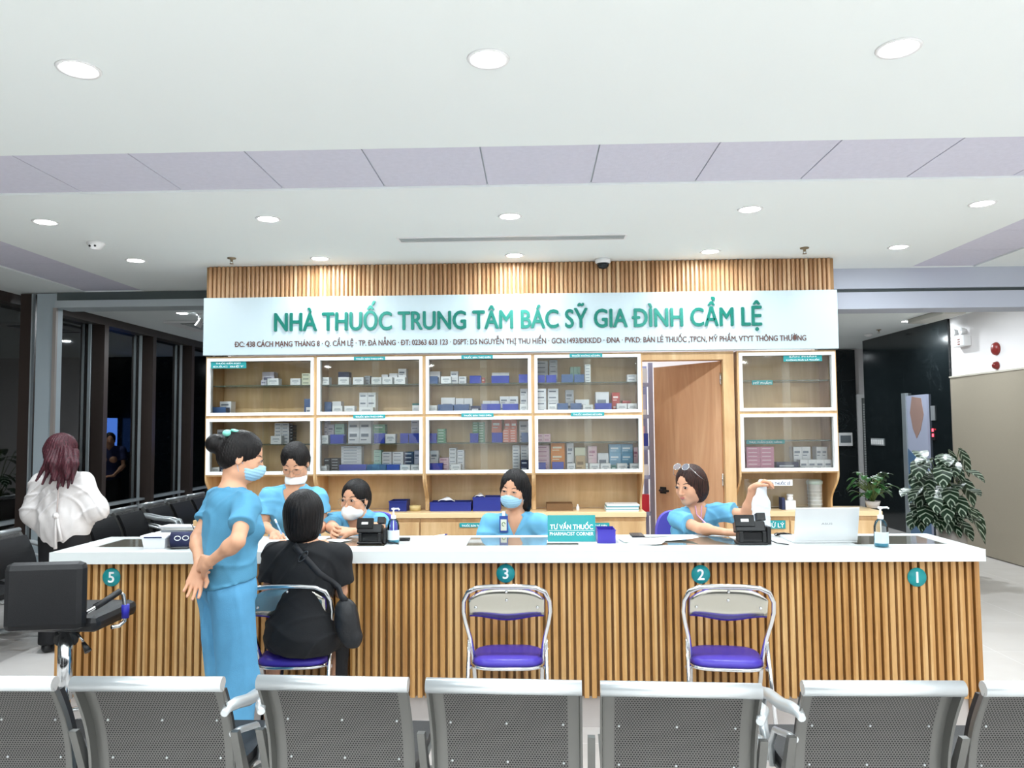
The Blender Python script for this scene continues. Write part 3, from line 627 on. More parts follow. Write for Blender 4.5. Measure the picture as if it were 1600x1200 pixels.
def stock():
    cnt = 0
    for c, shelves in STOCK.items():
        x0, x1 = CABX[c]; m0 = x0 + .02; m1 = x1 - .02
        for sh, items in shelves.items():
            if sh < 2: za, zb_ = CZM+.012, CZ1-.014
            else: za, zb_ = CZ0+.014, CZM-.012
            zm = (za+zb_)/2 + .012
            z = (zm + .0045) if sh in (0, 2) else (CZM+.0145 if sh == 1 else CZ0+.0185)
            order = {}; parsed = []
            for it in items:
                f = it.split(); a, b, top = map(float, f[:3]); col = f[3]; nc, nr, ly = (int(f[4]) if len(f) > 4 else 1), (int(f[5]) if len(f) > 5 else 1), (int(f[6]) if len(f) > 6 else 0)
                parsed.append((a, b, top, col, nc, nr, ly))
            parsed.sort()
            ntot = {}
            for q in parsed: ntot[q[3]] = ntot.get(q[3], 0) + q[4]
            front = []
            for (a, b, top, col, nc, nr, ly) in parsed:
                Y = YD + (.085 if ly == 0 else .19); nm, c1, c2 = COLS[col]
                xa = max(P(a, 650, Y=Y).x, m0 + .002); xb = min(P(b, 650, Y=Y).x, m1 - .002)
                if ly == 0:
                    for fa, fb in front:
                        if xa < fb + .002 and xb > fa: xa = fb + .002
                    front.append((xa, xb)); dep = .085
                else:
                    for fa, fb in order.get('back', []):
                        if xa < fb + .002 and xb > fa: xa = fb + .002
                    order.setdefault('back', []).append((xa, xb)); dep = .1
                if xb - xa < .01: continue
                zt = max(z + .03, P((a+b)/2, top, Y=Y).z); zt = min(zt, (zm - .007) if sh in (1, 3) else (zb_ - .012)); h = (zt - z)/nr; w_ = (xb-xa)/nc
                tray = col in 'bd' and nr == 1
                kind = 'tray' if tray else ('card' if col == 'z' else 'box')
                proto = None
                for ci in range(nc):
                    k = order.get(col, 0); order[col] = k + 1
                    for ri in range(nr):
                        lx, lz = xa + w_*ci + w_/2, z + h*ri
                        if proto is None:
                            m = MB(); g = .0012; hw = w_/2 - g
                            mt = [mat('pack_' + col, c1, .5), mat('print_' + col, c2, .5)]
                            if tray:      # open bin with low front
                                m.box(-hw, hw, 0, dep, 0, .003).box(-hw, hw, 0, .003, .003, h).box(-hw, hw, dep-.003, dep, .003, h*.98).box(-hw, -hw+.003, .003, dep-.003, .003, h*.9).box(hw-.003, hw, .003, dep-.003, .003, h*.9)
                                m.box(-hw-.001, hw+.001, -.002, 0, h-.006, h)
                            else:
                                m.box(-hw, hw, 0, dep, 0, h-.0012)
                                if col == 'z':
                                    for q_, ww in ((.62, .6), (.5, .66), (.3, .35)): m.box(-hw*ww, hw*ww, -.0006, 0, h*q_, h*q_+h*.06, mi=1)
                                elif h > .012: m.box(-hw*.75, hw*.55, -.0006, 0, h*.42, h*.62, mi=1)
                                if h > .07 and col != 'z': m.box(-hw*.8, hw*.2, -.0006, 0, h*.2, h*.27, mi=1)
                            o = m.build({'tray': 'storage_tray', 'card': 'label_card', 'box': 'medicine_box'}[kind], mt, loc=(lx, Y, lz)); proto = o
                        else: o = proto.copy(); C.objects.link(o); o.location = (lx + (random.random()-.5)*.0008, Y + random.random()*.004, lz)
                        where = '%s, %s cabinet' % (SHN[sh], CABN[c])
                        pos = 'alone of its colour' if ntot[col] == 1 else ORD[min(k, 14)] + ' from left'
                        lev = '' if nr == 1 else (' stack bottom,' if ri == 0 else (' stack top,' if ri == nr-1 else ' %s in stack,' % ORD[ri]))
                        tag(o, '%s %s,%s %s, %s' % (nm, {'tray': 'open tray', 'card': 'card', 'box': 'medicine box'}[kind], lev, pos, where), kind, {'tray': 'storage trays', 'card': 'printed cards', 'box': 'medicine boxes'}[kind] + ' in the display cabinets'); cnt += 1
    return cnt
print('stock', stock())
p = P(882, 640, Y=YD+.2)
zz = CZM+.0145
t = tag(MB().lathe([(.02, .0), (.021, .003), (.021, .045), (.008, .058), (.008, .068), (.011, .068), (.011, .08), (0, .081)], 16).build('medicine_bottle', mat('bottle_cream', '#efe9dc', .35), loc=(p.x-.0, YD+.155+.135, zz)), 'small cream bottle with a cap on the second shelf of the fourth cabinet', 'bottle')

# ---- things in the open recess on the worktop
WY = YD + .1
def bin_(px0, px1, py, label, col='#27338c', dep=.2, Y=WY, name='storage_bin', tilt=0):
    a, b = P(px0, 799, Y=Y).x, P(px1, 799, Y=Y).x; h = P((px0+px1)/2, py, Y=Y).z - WORK_Z; hw = (b-a)/2
    m = MB(); m.box(-hw, hw, 0, dep, 0, .004).box(-hw, hw, 0, .004, .004, h).box(-hw, hw, dep-.004, dep, .004, h).box(-hw, -hw+.004, .004, dep-.004, .004, h).box(hw-.004, hw, .004, dep-.004, .004, h).box(-hw-.004, hw+.004, -.004, 0, h-.012, h)
    return tag(m.build(name, mat('bin_' + col, col, .4), loc=((a+b)/2, Y, WORK_Z+.0005)), label, 'tray')
bin_(608, 635, 783, 'small dark blue bin on the worktop right of the seated nurse with glasses', '#1f2c78')
bin_(672, 736, 785, 'wide blue bin with papers on the worktop behind the counter')
bin_(739, 782, 777, 'taller blue bin on the worktop beside the smiling nurse')
def lathe_thing(name, prof, m, loc, label, cat, seg=24, M=None): return tag(MB().lathe(prof, seg, M=M).build(name, m, loc=loc), label, cat)
p = P(647, 799, Y=WY)
lathe_thing('tape_roll', [(.022, 0), (.05, 0), (.05, .045), (.022, .045), (.022, 0)], mat('tape_tan', '#c9b27a', .35), (p.x, WY+.06, WORK_Z+.0005), 'tan roll of parcel tape on the worktop next to the small blue bin', 'tape')
def crumpled(name, px0, px1, py0, py1, Y, col, label, cat='paper', n=7):
    a, b = P(px0, py1, Y=Y), P(px1, py0, Y=Y); g = []
    for i in range(n):
        row = []
        for j in range(n):
            u, v = i/(n-1), j/(n-1); row.append(Vector((a.x+(b.x-a.x)*u, Y+.02+.1*v, a.z + (b.z-a.z)*(.35+.65*math.sin(PI*u)*math.sin(PI*(.15+.7*v))) + .006*math.sin(9*u+5*v))))
        g.append(row)
    return tag(MB().sheet(g).build(name, mat('paper_' + col, col, .7), world=True, solid=.002), label, cat)
crumpled('paper_sheet', 684, 709, 778, 787, WY, '#dfe3ea', 'crumpled pale paper lying in the wide blue bin')
crumpled('paper_sheet', 741, 757, 772, 780, WY+.01, '#e8e9ee', 'folded white leaflet lying on the taller blue bin')
a, b = P(854, 799, Y=WY).x, P(895, 799, Y=WY).x
tag(box(-(b-a)/2, (b-a)/2, 0, .2, 0, .055, bev=.002).build('carton', mat('carton_brown', '#7a5a3a', .7, var=.1), loc=((a+b)/2, WY, WORK_Z+.0005)), 'flat brown carton on the worktop left of the open door', 'box')
p = P(903, 799, Y=WY)
lathe_thing('medicine_bottle', [(.012, 0), (.013, .002), (.013, .03), (.006, .038), (.006, .05), (0, .051)], mat('white_plastic', '#eceeee', .4), (p.x, WY+.02, WORK_Z+.0005), 'tiny white bottle on the worktop behind the teal counter sign', 'bottle', 14)
tag(MB().lathe([(.0, 0), (.035, .004), (.042, .03), (.02, .06), (0, .062)], 18).build('plastic_bag', mat('clear_bag', '#cfd8dd', .2, alpha=.6), loc=(P(956, 799, Y=WY).x, WY+.03, WORK_Z+.0005)), 'crumpled clear plastic bag on the worktop near the paper pile', 'bag')
x = P(980, 799, Y=YD).x - .03; cs = ['#dfe4e6', '#8fb6c0', '#f0f0ee', '#6aa2ae', '#e6e8e6']; ys_ = YD - .02
for k in range(5):
    M_ = Matrix.Translation((x + random.uniform(-.008, .004), ys_+.12, WORK_Z + .0005 + k*.0115)) @ Matrix.Rotation(random.uniform(-.03, .03), 4, 'Z')
    tag(box(-.135, .135, -.1, .1, 0, .011, bev=.001).build('document_folder', mat('folder_%d' % k, cs[k], .5)), 'thin %s folder, %s of the pile near the open door' % (['white', 'pale teal', 'white', 'teal', 'white'][k], ['bottom', 'second', 'middle', 'fourth', 'top'][k]), 'folder').matrix_world = M_
# right recess: acrylic stand, jug, jar and cartons
a, b = P(1212, 799, Y=YD+.2), P(1264, 748, Y=YD+.2)
acr = glass('acrylic', (.93, .95, .95, 1), 1.45, boost=1.2)
t = thing('acrylic_holder', 'clear acrylic holder standing under the rightmost display cabinet', 'holder', ((a.x+b.x)/2, YD+.2, WORK_Z+.001))
MB().box(P(1163, 760, Y=YD+.2).x, b.x, YD+.2, YD+.204, WORK_Z+.001, b.z).build('front_sheet', acr, t, world=True); MB().box(a.x-.1, b.x, YD+.204, YD+.3, WORK_Z+.001, WORK_Z+.005).build('foot', acr, t, world=True)
p = P(1275, 795, Y=YD+.22)
t = thing('water_jug', 'translucent white jug with a pale lid in the recess at the right end', 'jug', (p.x, YD+.24, WORK_Z+.001))
MB().lathe([(.05, 0), (.055, .005), (.062, .2), (.062, .215)], 24).build('body', mat('jug_plastic', '#c9cfd0', .35, alpha=.85), t)
MB().lathe([(.066, .2), (.068, .225), (.05, .24), (0, .243)], 24).build('lid', mat('jug_lid', '#bcd3d1', .4), t)
for k in range(5): MB().lathe([(.0605, .03+k*.03), (.0615, .033+k*.03)], 24).build('graduation_mark', mat('jug_mark', '#e9eef0', .5), t)
p = P(1236, 797, Y=YD+.1)
tag(box(-.05, .035, 0, .08, 0, .075).build('medicine_box', mat('pack_w', '#e9eaee', .5), loc=(p.x, YD+.08, WORK_Z+.0005)), 'white carton with a jar on it, under the rightmost display cabinet', 'box')
lathe_thing('medicine_jar', [(.022, 0), (.024, .003), (.024, .028), (.018, .032), (.026, .034), (.026, .05), (0, .052)], mat('white_plastic', '#eceeee', .4), (p.x, YD+.12, WORK_Z+.076), 'small white jar with a screw lid on a white carton', 'jar', 20)
tag(box(-.025, .0, 0, .08, 0, .1).build('medicine_box', mat('pack_n', '#1e2b52', .5), loc=(p.x-.055, YD+.08, WORK_Z+.0005)), 'dark navy carton standing beside the white carton with the jar', 'box')
# ================================================================ perforated steel waiting benches
def perforated():
    m = bpy.data.materials.new('perforated_steel'); m.use_nodes = True; nt = m.node_tree; N = nt.nodes.new; L = nt.links.new
    b = nt.nodes['Principled BSDF']; b.inputs['Base Color'].default_value = srgb('#747371'); b.inputs['Metallic'].default_value = .7; b.inputs['Roughness'].default_value = .38
    def mth(op, a, b_=None):
        n = N('ShaderNodeMath'); n.operation = op
        for i, q in enumerate((a, b_)):
            if q is None: continue
            if isinstance(q, (int, float)): n.inputs[i].default_value = q
            else: L(q, n.inputs[i])
        return n.outputs[0]
    uv = N('ShaderNodeUVMap'); sp = N('ShaderNodeSeparateXYZ'); L(uv.outputs[0], sp.inputs[0])
    p = .0092; v = mth('DIVIDE', sp.outputs[1], p*.866); row = mth('FLOOR', v); odd = mth('MODULO', row, 2.0)
    u = mth('ADD', mth('DIVIDE', sp.outputs[0], p), mth('MULTIPLY', odd, .5))
    fu = mth('SUBTRACT', mth('FRACT', u), .5); fv = mth('MULTIPLY', mth('SUBTRACT', mth('FRACT', v), .5), .866)
    d = mth('SQRT', mth('ADD', mth('MULTIPLY', fu, fu), mth('MULTIPLY', fv, fv)))
    hole = mth('LESS_THAN', d, .30)
    t = N('ShaderNodeBsdfTransparent'); mx = N('ShaderNodeMixShader'); L(hole, mx.inputs[0]); L(b.outputs[0], mx.inputs[1]); L(t.outputs[0], mx.inputs[2])
    L(mx.outputs[0], nt.nodes['Material Output'].inputs[0]); return m
M_perf = perforated(); M_benchs = mat('bench_steel', '#787875', .35, metal=.7); M_bar = mat('bench_bar', '#d2d7d9', .28, metal=.55)
M_pad = mat('black_vinyl', '#1d1d1f', .45, bump=.1, bs=300)
BW = .478; BS = .547
def back_pt(u):           # u 0..1 from the top bar down: (y, z)
    return (.022 + .125*u + .03*math.sin(PI*u), .79 - .36*u)
def bench_unit(t, cx):
    hw = BW/2; m = MB(); n = 14
    # central perforated skin with its own map, plain margins and flanges folded towards the rear
    g0 = len(m.v)
    prs = [back_pt(.03 + .95*i/n) for i in range(n+1)]
    def strip_(x0, x1, dy0, dy1, mi):
        o = len(m.v); vs = []
        for (y, z) in prs: vs += [(cx+x0, y+dy0, z), (cx+x1, y+dy1, z)]
        m.add(vs, [(2*i, 2*i+1, 2*i+3, 2*i+2) for i in range(n)], mi, True)
    strip_(-hw+.04, hw-.04, 0, 0, 0)
    strip_(-hw+.004, -hw+.04, 0, 0, 1); strip_(hw-.04, hw-.004, 0, 0, 1)
    strip_(-hw, -hw+.004, -.034, 0, 1); strip_(hw-.004, hw, 0, -.034, 1)
    strip_(-hw-.007, -hw, -.038, -.034, 1); strip_(hw, hw+.007, -.034, -.038, 1)
    o = m.build('back_shell', [M_perf, M_benchs], t); me = o.data
    uvl = me.uv_layers.new(name='UVMap')
    for lp in me.loops:
        c = me.vertices[lp.vertex_index].co; uvl.data[lp.index].uv = (c.x - cx + 1, c.z*1.06)
    for q, z in ((-.06, .62), (.0, .62), (.06, .62)): pass
    bm_ = MB(); 
    for dx in (-hw+.055, 0, hw-.055):
        for u in (.42, .8):
            y, z = back_pt(u); bm_.lathe([(0, 0), (.004, .0), (.003, .003), (0, .0035)], 8, M=Matrix.Translation((cx+dx, y-.0005, z)) @ Matrix.Rotation(PI/2, 4, 'X'))
    bm_.build('rivets', M_bar, t)
    pr = []; r = .0235
    for k in range(17):
        a = -PI*.62 + k/16*PI*1.62; pr.append((.0 - r*math.cos(a)*1.0, .79 + r*math.sin(a)))
    m = MB(); m.prism([(y, z) for y, z in pr], cx-hw-.006, cx+hw+.006, plane='yz', smooth=True); m.build('top_bar', M_bar, t)
    m = MB(); ps = [back_pt(.1+.85*i/10) for i in range(11)]; poly = [(y+.006, z) for y, z in ps] + [(y+.034, z) for y, z in ps[::-1]]
    m.prism(poly, cx-hw+.012, cx+hw-.012, plane='yz', smooth=False); m.build('back_pad', M_pad, t)
    m = MB(); sp = [(.14, .445), (.2, .425), (.32, .42), (.46, .428), (.56, .435), (.6, .418)]
    m.prism(sp + [(y, z-.006) for y, z in sp[::-1]], cx-hw, cx+hw, plane='yz'); m.build('seat_shell', M_benchs, t)
    m = MB(); sp = [(.17, .442), (.22, .428), (.32, .423), (.46, .431), (.56, .438)]
    m.prism(sp + [(y, z+.032) for y, z in sp[::-1]], cx-hw+.012, cx+hw-.012, plane='yz'); m.build('seat_pad', M_pad, t)
def bench_arm(t, x, sgn, bulge=1.0):
    m = MB(); s_ = sgn*bulge
    pts = [(x, .02, .69), (x+.018*s_, .05, .70), (x+.04*s_, .12, .69), (x+.05*s_, .22, .665), (x+.05*s_, .36, .65), (x+.05*s_, .44, .63), (x+.045*s_, .47, .57), (x+.03*s_, .44, .50), (x+.015*s_, .38, .41)]
    m.tube(pts, [.012, .017, .02, .021, .021, .021, .02, .018, .016], 10)
    pts = [(x+.02*s_, .09, .60), (x+.035*s_, .15, .59), (x+.035*s_, .3, .55), (x+.03*s_, .36, .48), (x+.015*s_, .34, .41)]
    m.tube(pts, .012, 8); m.build('armrest', M_bar, t)
def bench(name, label, n, loc, rz, arms=(.1, .1), group=None, cat='bench'):
    t = thing(name, label, cat, loc, rz, group); L_ = BS*n
    for k in range(n): bench_unit(t, -L_/2 + BS*(k+.5))
    MB().box(-L_/2+.05, L_/2-.05, .28, .34, .35, .40, bev=.006).build('beam', M_benchs, t)
    xa = L_/2 - .012
    for s_, on in ((-1, arms[0]), (1, arms[1])):
        if on: bench_arm(t, s_*(L_/2-.032), s_, on)
    for k in range(n+1):
        x = -L_/2 + BS*k if 0 < k < n else (-xa if k == 0 else xa)
        MB().prism([(.05, .62), (.075, .62), (.17, .44), (.33, .405), (.33, .36), (.28, .36), (.14, .4)], x-.012, x+.012, plane='yz').build('side_bracket', M_benchs, t)
    for s_ in (-1, 1):
        x = s_*(L_/2-.3); m = MB()
        m.tube([(x, .31, .36), (x, .31, .1)], .03, 12).tube([(x, -.02, .02), (x, .12, .045), (x, .31, .12), (x, .5, .045), (x, .64, .02)], .022, 10)
        m.build('leg', M_bar, t)
        MB().lathe([(.024, 0), (.024, .02), (0, .02)], 14, (x, .63, 0)).lathe([(.024, 0), (.024, .02), (0, .02)], 14, (x, -.01, 0)).build('foot_pad', M_black, t)
    return t
def bench_at(pts, n, label, arms, group):
    """pts: pixels of the centres of the first and last top bars"""
    a = P(pts[0][0], pts[0][1], Z=.79); b = P(pts[1][0], pts[1][1], Z=.79); d = b - a; rz = math.atan2(d.y, d.x)
    c = (a+b)/2
    return bench('waiting_bench', label, n, (c.x, c.y, 0), rz, arms, group)
bench_at([(515, 1068), (1068, 1078)], 3, 'three-seat perforated steel bench in the middle of the front row, back to the viewer', (.85, .85), 'perforated benches in front')
ba = P(230, 1069, Z=.79); bench('waiting_bench', 'perforated steel bench at the left of the front row', 3, (ba.x - BS, ba.y+.004, 0), -.004, (.05, .05), 'perforated benches in front')
bc = P(1380, 1076, Z=.79); bench('waiting_bench', 'perforated steel bench at the right of the front row, cut by the picture edge', 3, (bc.x + BS, bc.y, 0), -.004, (.05, .05), 'perforated benches in front')
for yc, lb in ((9.03, 'black padded bench farthest back along the window wall'), (7.35, 'black padded bench along the windows, right of the woman in white'), (5.49, 'black padded bench along the windows, nearest at the left picture edge')):
    bench('waiting_bench', lb, 3, (-4.27, yc, 0), -PI/2, (.05, .05), 'black padded benches along the windows')

# ================================================================ folding chairs
M_purple = mat('purple_vinyl', '#4536a6', .35, bump=.05, bs=200); M_plate = mat('polished_plate', '#cfcdc2', .16, metal=.9)
def folding_chair(loc, rz, label):
    t = thing('folding_chair', label, 'chair', loc, rz, 'folding chairs at the counter')
    W = .212; m = MB()
    def yb(z): return -.02 - (.82-z)*-.28        # main frame: leans forward going down
    hoop = []
    side = [(.165, 0.0), (.168, .30), (.172, .47), (.185, .57), (.203, .65), (.212, .71), (.208, .765), (.185, .81), (.14, .832), (.07, .838)]
    for x, z in side: hoop.append((x, -.01 + (.84-z)*.42, z))
    pts = hoop + [(-x, y, z) for x, y, z in hoop[::-1]]
    m.tube(pts, .0115, 10); m.build('frame', M_chrome, t)
    m = MB()
    for s_ in (-1, 1): m.tube([(s_*.19, .12, .56), (s_*.192, .07, .42), (s_*.2, -.10, 0)], .0105, 8)
    m.tube([(-.197, -.06, .1), (.197, -.06, .1)], .008, 8); m.build('rear_leg', M_chrome, t)
    MB().tube([(-.166, .30, .13), (.166, .30, .13)], .008, 8).build('front_stretcher', M_chrome, t)
    # seat: rounded slab
    g = []; out = []
    for k in range(40):
        a = 2*PI*k/40; ex = .55; cx_, cy_ = math.cos(a), math.sin(a)
        out.append((.178*abs(cx_)**ex*(1 if cx_ > 0 else -1), .205 + .15*abs(cy_)**ex*(1 if cy_ > 0 else -1)))
    vs = []; n = 40
    for sc, z in ((.0, .475), (.55, .474), (.85, .470), (.96, .462), (1.0, .45), (.99, .436), (.9, .432), (0, .432)):
        for x, y in out: vs.append((x*sc, .205 + (y-.205)*sc, z))
    m = MB(); m.add(vs, [(i*n+k, i*n+(k+1) % n, (i+1)*n+(k+1) % n, (i+1)*n+k) for i in range(7) for k in range(n)], 0, True); m.build('seat', M_purple, t)
    m = MB(); m.tube([(x*1.01, .205+(y-.205)*1.01, .43) for x, y in out], .009, 8, closed=True)
    for s_ in (-1, 1): m.tube([(s_*.18, .09, .43), (s_*.197, .075, .43)], .012, 8)
    m.build('seat_rim', M_chrome, t)
    # stamped back plate with cushion in front
    N_ = 20; rows = 5; vs = []; vs2 = []
    for i in range(N_+1):
        x = -.182 + .364*i/N_; q = abs(x)/.182; zt = .826 - .055*q**3.2; zb = .692 - .026*(.5+.5*math.cos(PI*q))
        for j in range(rows):
            z = zb + (zt-zb)*j/(rows-1); vs.append((x, -.016 + (.84-z)*.42 + .018*(1-q*q), z))
    fs = [(i*rows+j, (i+1)*rows+j, (i+1)*rows+j+1, i*rows+j+1) for i in range(N_) for j in range(rows-1)]
    MB().add(vs, fs, 0, True).build('back_plate', M_plate, t, solid=.003)
    v2 = [(x, y+.012, z-.006 if (k % rows) == 0 else z-.004) for k, (x, y, z) in enumerate(vs)]
    MB().add(v2, fs, 0, True).build('back_cushion', M_purple, t, solid=.018)
    for x, z in ((-.15, .73), (.15, .73), (0, .81), (0, .765)): MB().lathe([(0, .004), (.006, .003), (.008, 0)], 10, M=Matrix.Translation((x, -.02 + (.84-z)*.42 + .018*(1-(x/.182)**2), z)) @ Matrix.Rotation(PI/2, 4, 'X')).build('bolt', M_chrome, t)
    for s_ in (-1, 1): MB().tube([(s_*.2, -.1, -.0), (s_*.2, -.104, .03)], .014, 8).tube([(s_*.165, .342, 0), (s_*.165, .33, .03)], .015, 8).build('foot_cap', M_black, t)
    return t
CH = [P(px, 917, Z=.835) for px in (448, 791, 1139)]
folding_chair((CH[0].x, CH[0].y, 0), .05, 'chrome folding chair with purple seat, the woman in black sits on it')
folding_chair((CH[1].x, CH[1].y, 0), 0.0, 'empty chrome folding chair with purple seat below the disc numbered three')
folding_chair((CH[2].x, CH[2].y, 0), -.1, 'empty chrome folding chair with purple seat below the disc numbered two')

# ================================================================ bar stool at the left
Ys = 3.45; px_ = P(103, 1000, Y=Ys); t = thing('bar_stool', 'black padded swivel bar stool on a chrome pole in front of the counter end', 'stool', (px_.x, Ys, 0))
a = math.radians(-58)        # the stool faces to the right and a little towards the counter
Mst = Matrix.Translation((px_.x, Ys, 0)) @ Matrix.Rotation(a, 4, 'Z')
v = P(8, 0, Y=Ys)
zb0, zb1 = P(70, 985, Y=Ys-.1).z, P(70, 878, Y=Ys-.1).z
bl, br = P(9, 930, Y=Ys-.12).x - px_.x, P(141, 930, Y=Ys-.05).x - px_.x
Mb = Matrix.Translation((px_.x + (bl+br)/2, Ys-.10, 0)) @ Matrix.Rotation(math.radians(9), 4, 'Z')
hw = (br-bl)/2
MB().box(-hw, hw, -.035, .035, zb0, zb1, bev=.03, M=Mb).build('backrest', M_pad, t, world=True)
sz = zb0 + .02
sx = P(203, 950, Y=Ys+.16).x - px_.x
Msn = Matrix.Translation((px_.x, Ys, 0))
g = MB(); g.box(-.2, sx-.03, -.06, .3, sz-.045, sz+.03, bev=.03, M=Msn); g.build('seat', M_pad, t, world=True)
MB().tube([Msn @ Vector((-.02, .05, sz-.05)), Msn @ Vector((.0, .0, sz-.09))], .05, 14).build('swivel_plate', M_black, t, world=True)
zj = P(103, 1092, Y=Ys).z
MB().lathe([(.032, zj), (.032, sz-.045)], 20, (px_.x, Ys, 0)).lathe([(.024, .03), (.024, zj)], 20, (px_.x, Ys, 0)).build('gas_pole', M_chrome, t, world=True)
MB().lathe([(.2, 0), (.205, .006), (.19, .014), (.06, .03), (.035, .05), (0, .05)], 36, (px_.x, Ys, 0)).build('base_disc', M_chrome, t, world=True)
zr = .3; MB().tube([(px_.x+.03, Ys+.0, zr), (px_.x+.14, Ys+.12, zr), (px_.x+.02, Ys+.22, zr), (px_.x-.12, Ys+.12, zr), (px_.x-.03, Ys, zr)], .011, 8).build('foot_ring', M_chrome, t, world=True)
q0, q1 = P(122, 990, Y=Ys-.02), P(138, 1018, Y=Ys-.04)
MB().tube([q0, (q0+q1)/2+Vector((0, 0, .005))], .005, 8).tube([(q0+q1)/2, q1], [.008, .016], 10, mi=1).build('height_lever', [M_chrome, M_black], t, world=True)
A = [P(135, 957, Y=Ys-.1), P(163, 940, Y=Ys-.03), P(187, 924, Y=Ys+.05), P(193, 930, Y=Ys+.06), P(196, 955, Y=Ys+.06), P(195, 970, Y=Ys+.06), P(186, 978, Y=Ys+.05), P(174, 980, Y=Ys+.02)]
MB().tube(A, .009, 10).build('armrest', M_chrome, t, world=True)
MB().tube([A[0]+(A[1]-A[0])*.45, A[1], A[2]], .014, 10).build('arm_pad', M_pad, t, world=True)
B = [q + Vector((-.36, .26, -.02)) for q in A]
MB().tube(B, .009, 10).build('armrest', M_chrome, t, world=True)
MB().lathe([(.016, -.03), (.017, .03)], 12, M=Matrix.Translation(A[4])).build('blue_tape', mat('blue_tape', '#2b2aa0', .5), t, world=True)

# ================================================================ office chairs behind the counter (purple backs)
def office_chair(px, py_top, Y, rz, label):
    p = P(px, py_top, Y=Y); zt = min(p.z, 1.05)
    t = thing('office_chair', label, 'chair', (p.x, Y, 0), rz, 'purple office chairs behind the counter')
    MB().prism([(.165*abs(math.cos(a))**.6*(1 if math.cos(a) > 0 else -1), zt-.2+.2*abs(math.sin(a))**.7*(1 if math.sin(a) > 0 else -1)) for a in [2*PI*(k+.5)/40 for k in range(40)]], -.02, .03).build('backrest', mat('purple_fabric', '#5b52b8', .7), t)
    MB().box(-.22, .22, -.46, -.03, .43, .5, bev=.03).build('seat', mat('purple_fabric', '#5b52b8', .7), t)
    MB().tube([(0, .03, zt-.3), (0, .06, .42), (0, -.2, .41)], .018, 8).build('back_bar', M_black, t)
    MB().lathe([(.03, .08), (.025, .43)], 14, (0, -.22, 0)).build('gas_pole', M_chrome, t)
    m = MB(); w = MB()
    for k in range(5):
        a = 2*PI*k/5; x, y = .26*math.cos(a), -.22+.26*math.sin(a); m.tube([(0, -.22, .1), (x, y, .07)], [.022, .014], 8); w.lathe([(0, 0), (.022, .0), (.025, .025), (.018, .05), (0, .052)], 10, (x, y, 0))
    m.build('star_base', M_black, t); w.build('castor', M_black, t)
    return t
# ================================================================ things on the counter
def ctr(px, py): return P(px, py, Z=TZ)
CT = TZ + .0006
# white plastic container
p = ctr(238, 858); t = thing('plastic_container', 'white lidded plastic container on the left end of the counter', 'container', (p.x, p.y+.07, CT))
sc = p.y/1200
m = MB()
def frust(m, w0, d0, w1, d1, z0, z1, mi=0):
    vs = [(-w0, -d0, z0), (w0, -d0, z0), (w0, d0, z0), (-w0, d0, z0), (-w1, -d1, z1), (w1, -d1, z1), (w1, d1, z1), (-w1, d1, z1)]
    return m.add(vs, [(3, 2, 1, 0), (4, 5, 6, 7), (0, 1, 5, 4), (1, 2, 6, 5), (2, 3, 7, 6), (3, 0, 4, 7)], mi)
frust(m, .058, .05, .066, .06, 0, .055).build('tub', mat('tub_white', '#dfe0e4', .35), t)
m = MB(); m.box(-.074, .074, -.068, .068, .055, .072, bev=.006); m.build('lid', mat('tub_lid', '#e6e7ee', .35), t)
MB().box(-.05, .05, -.0685, -.067, .058, .066).build('dark_slot', mat('pack_n', '#1e2b52', .5), t)
# blood pressure monitor: cuff + unit
M_navy = mat('navy_cuff', '#23284c', .75, bump=.2, bs=200)
p = ctr(282, 857); Mc = Matrix.Translation((p.x+.0, p.y+.05, CT+.043)) @ Matrix.Rotation(.25, 4, 'Z') @ Matrix.Rotation(PI/2, 4, 'Y')
t = thing('blood_pressure_cuff', 'navy blood pressure cuff with white print lying on the counter beside the standing nurse', 'medical device', (p.x, p.y+.06, CT))
MB().lathe([(.03, -.07), (.042, -.07), (.042, .07), (.03, .07), (.03, -.07)], 24, M=Mc).build('cuff', M_navy, t, world=True)
for dx in (-.03, .012):
    MB().tube([Mc @ Vector((.035*math.cos(a)*.2 - .02*0 + -.02, -.0425, dx + .016*math.sin(a))) if False else Mc @ Vector((-.012 + .012*math.cos(a), -.0425, dx + .016*math.sin(a))) for a in [2*PI*k/14 for k in range(14)]], .0022, 5, closed=True).build('white_print', M_txtw, t, world=True)
MB().tube([Mc @ Vector((0, -.04, .05)), Vector((p.x+.1, p.y-.02, CT+.02)), Vector((p.x+.06, p.y-.05, CT+.008)), Vector((p.x-.03, p.y-.04, CT+.006)), Vector((p.x-.07, p.y+.0, CT+.008))], .005, 8).build('air_hose', M_black, t, world=True)
# tablet stand: white slanted panel with black foot
a, b = ctr(312, 852), P(320, 782, Y=ctr(300, 852).y+.1)
t = thing('tablet_stand', 'white slanted tablet on a black stand behind the standing nurse', 'tablet', (a.x, a.y+.06, CT))
Mt = Matrix.Translation((a.x+.0, a.y+.06, CT+.05)) @ Matrix.Rotation(math.radians(-62), 4, 'Z') @ Matrix.Rotation(math.radians(-14), 4, 'X')
MB().box(-.1, .1, -.005, .005, 0, .25, bev=.004, M=Mt).build('screen', M_whitem, t, world=True)
MB().box(-.1, .05, .01, .03, -.04, .12, bev=.008, M=Mt).box(-.04, .04, -.05, .05, -.05, -.044).build('stand', M_black, t, world=True) if False else MB().box(a.x-.05, a.x+.06, a.y, a.y+.12, CT, CT+.012, bev=.004).box(a.x-.012, a.x+.02, a.y+.045, a.y+.075, CT+.01, CT+.12, bev=.004).build('stand', M_black, t, world=True)
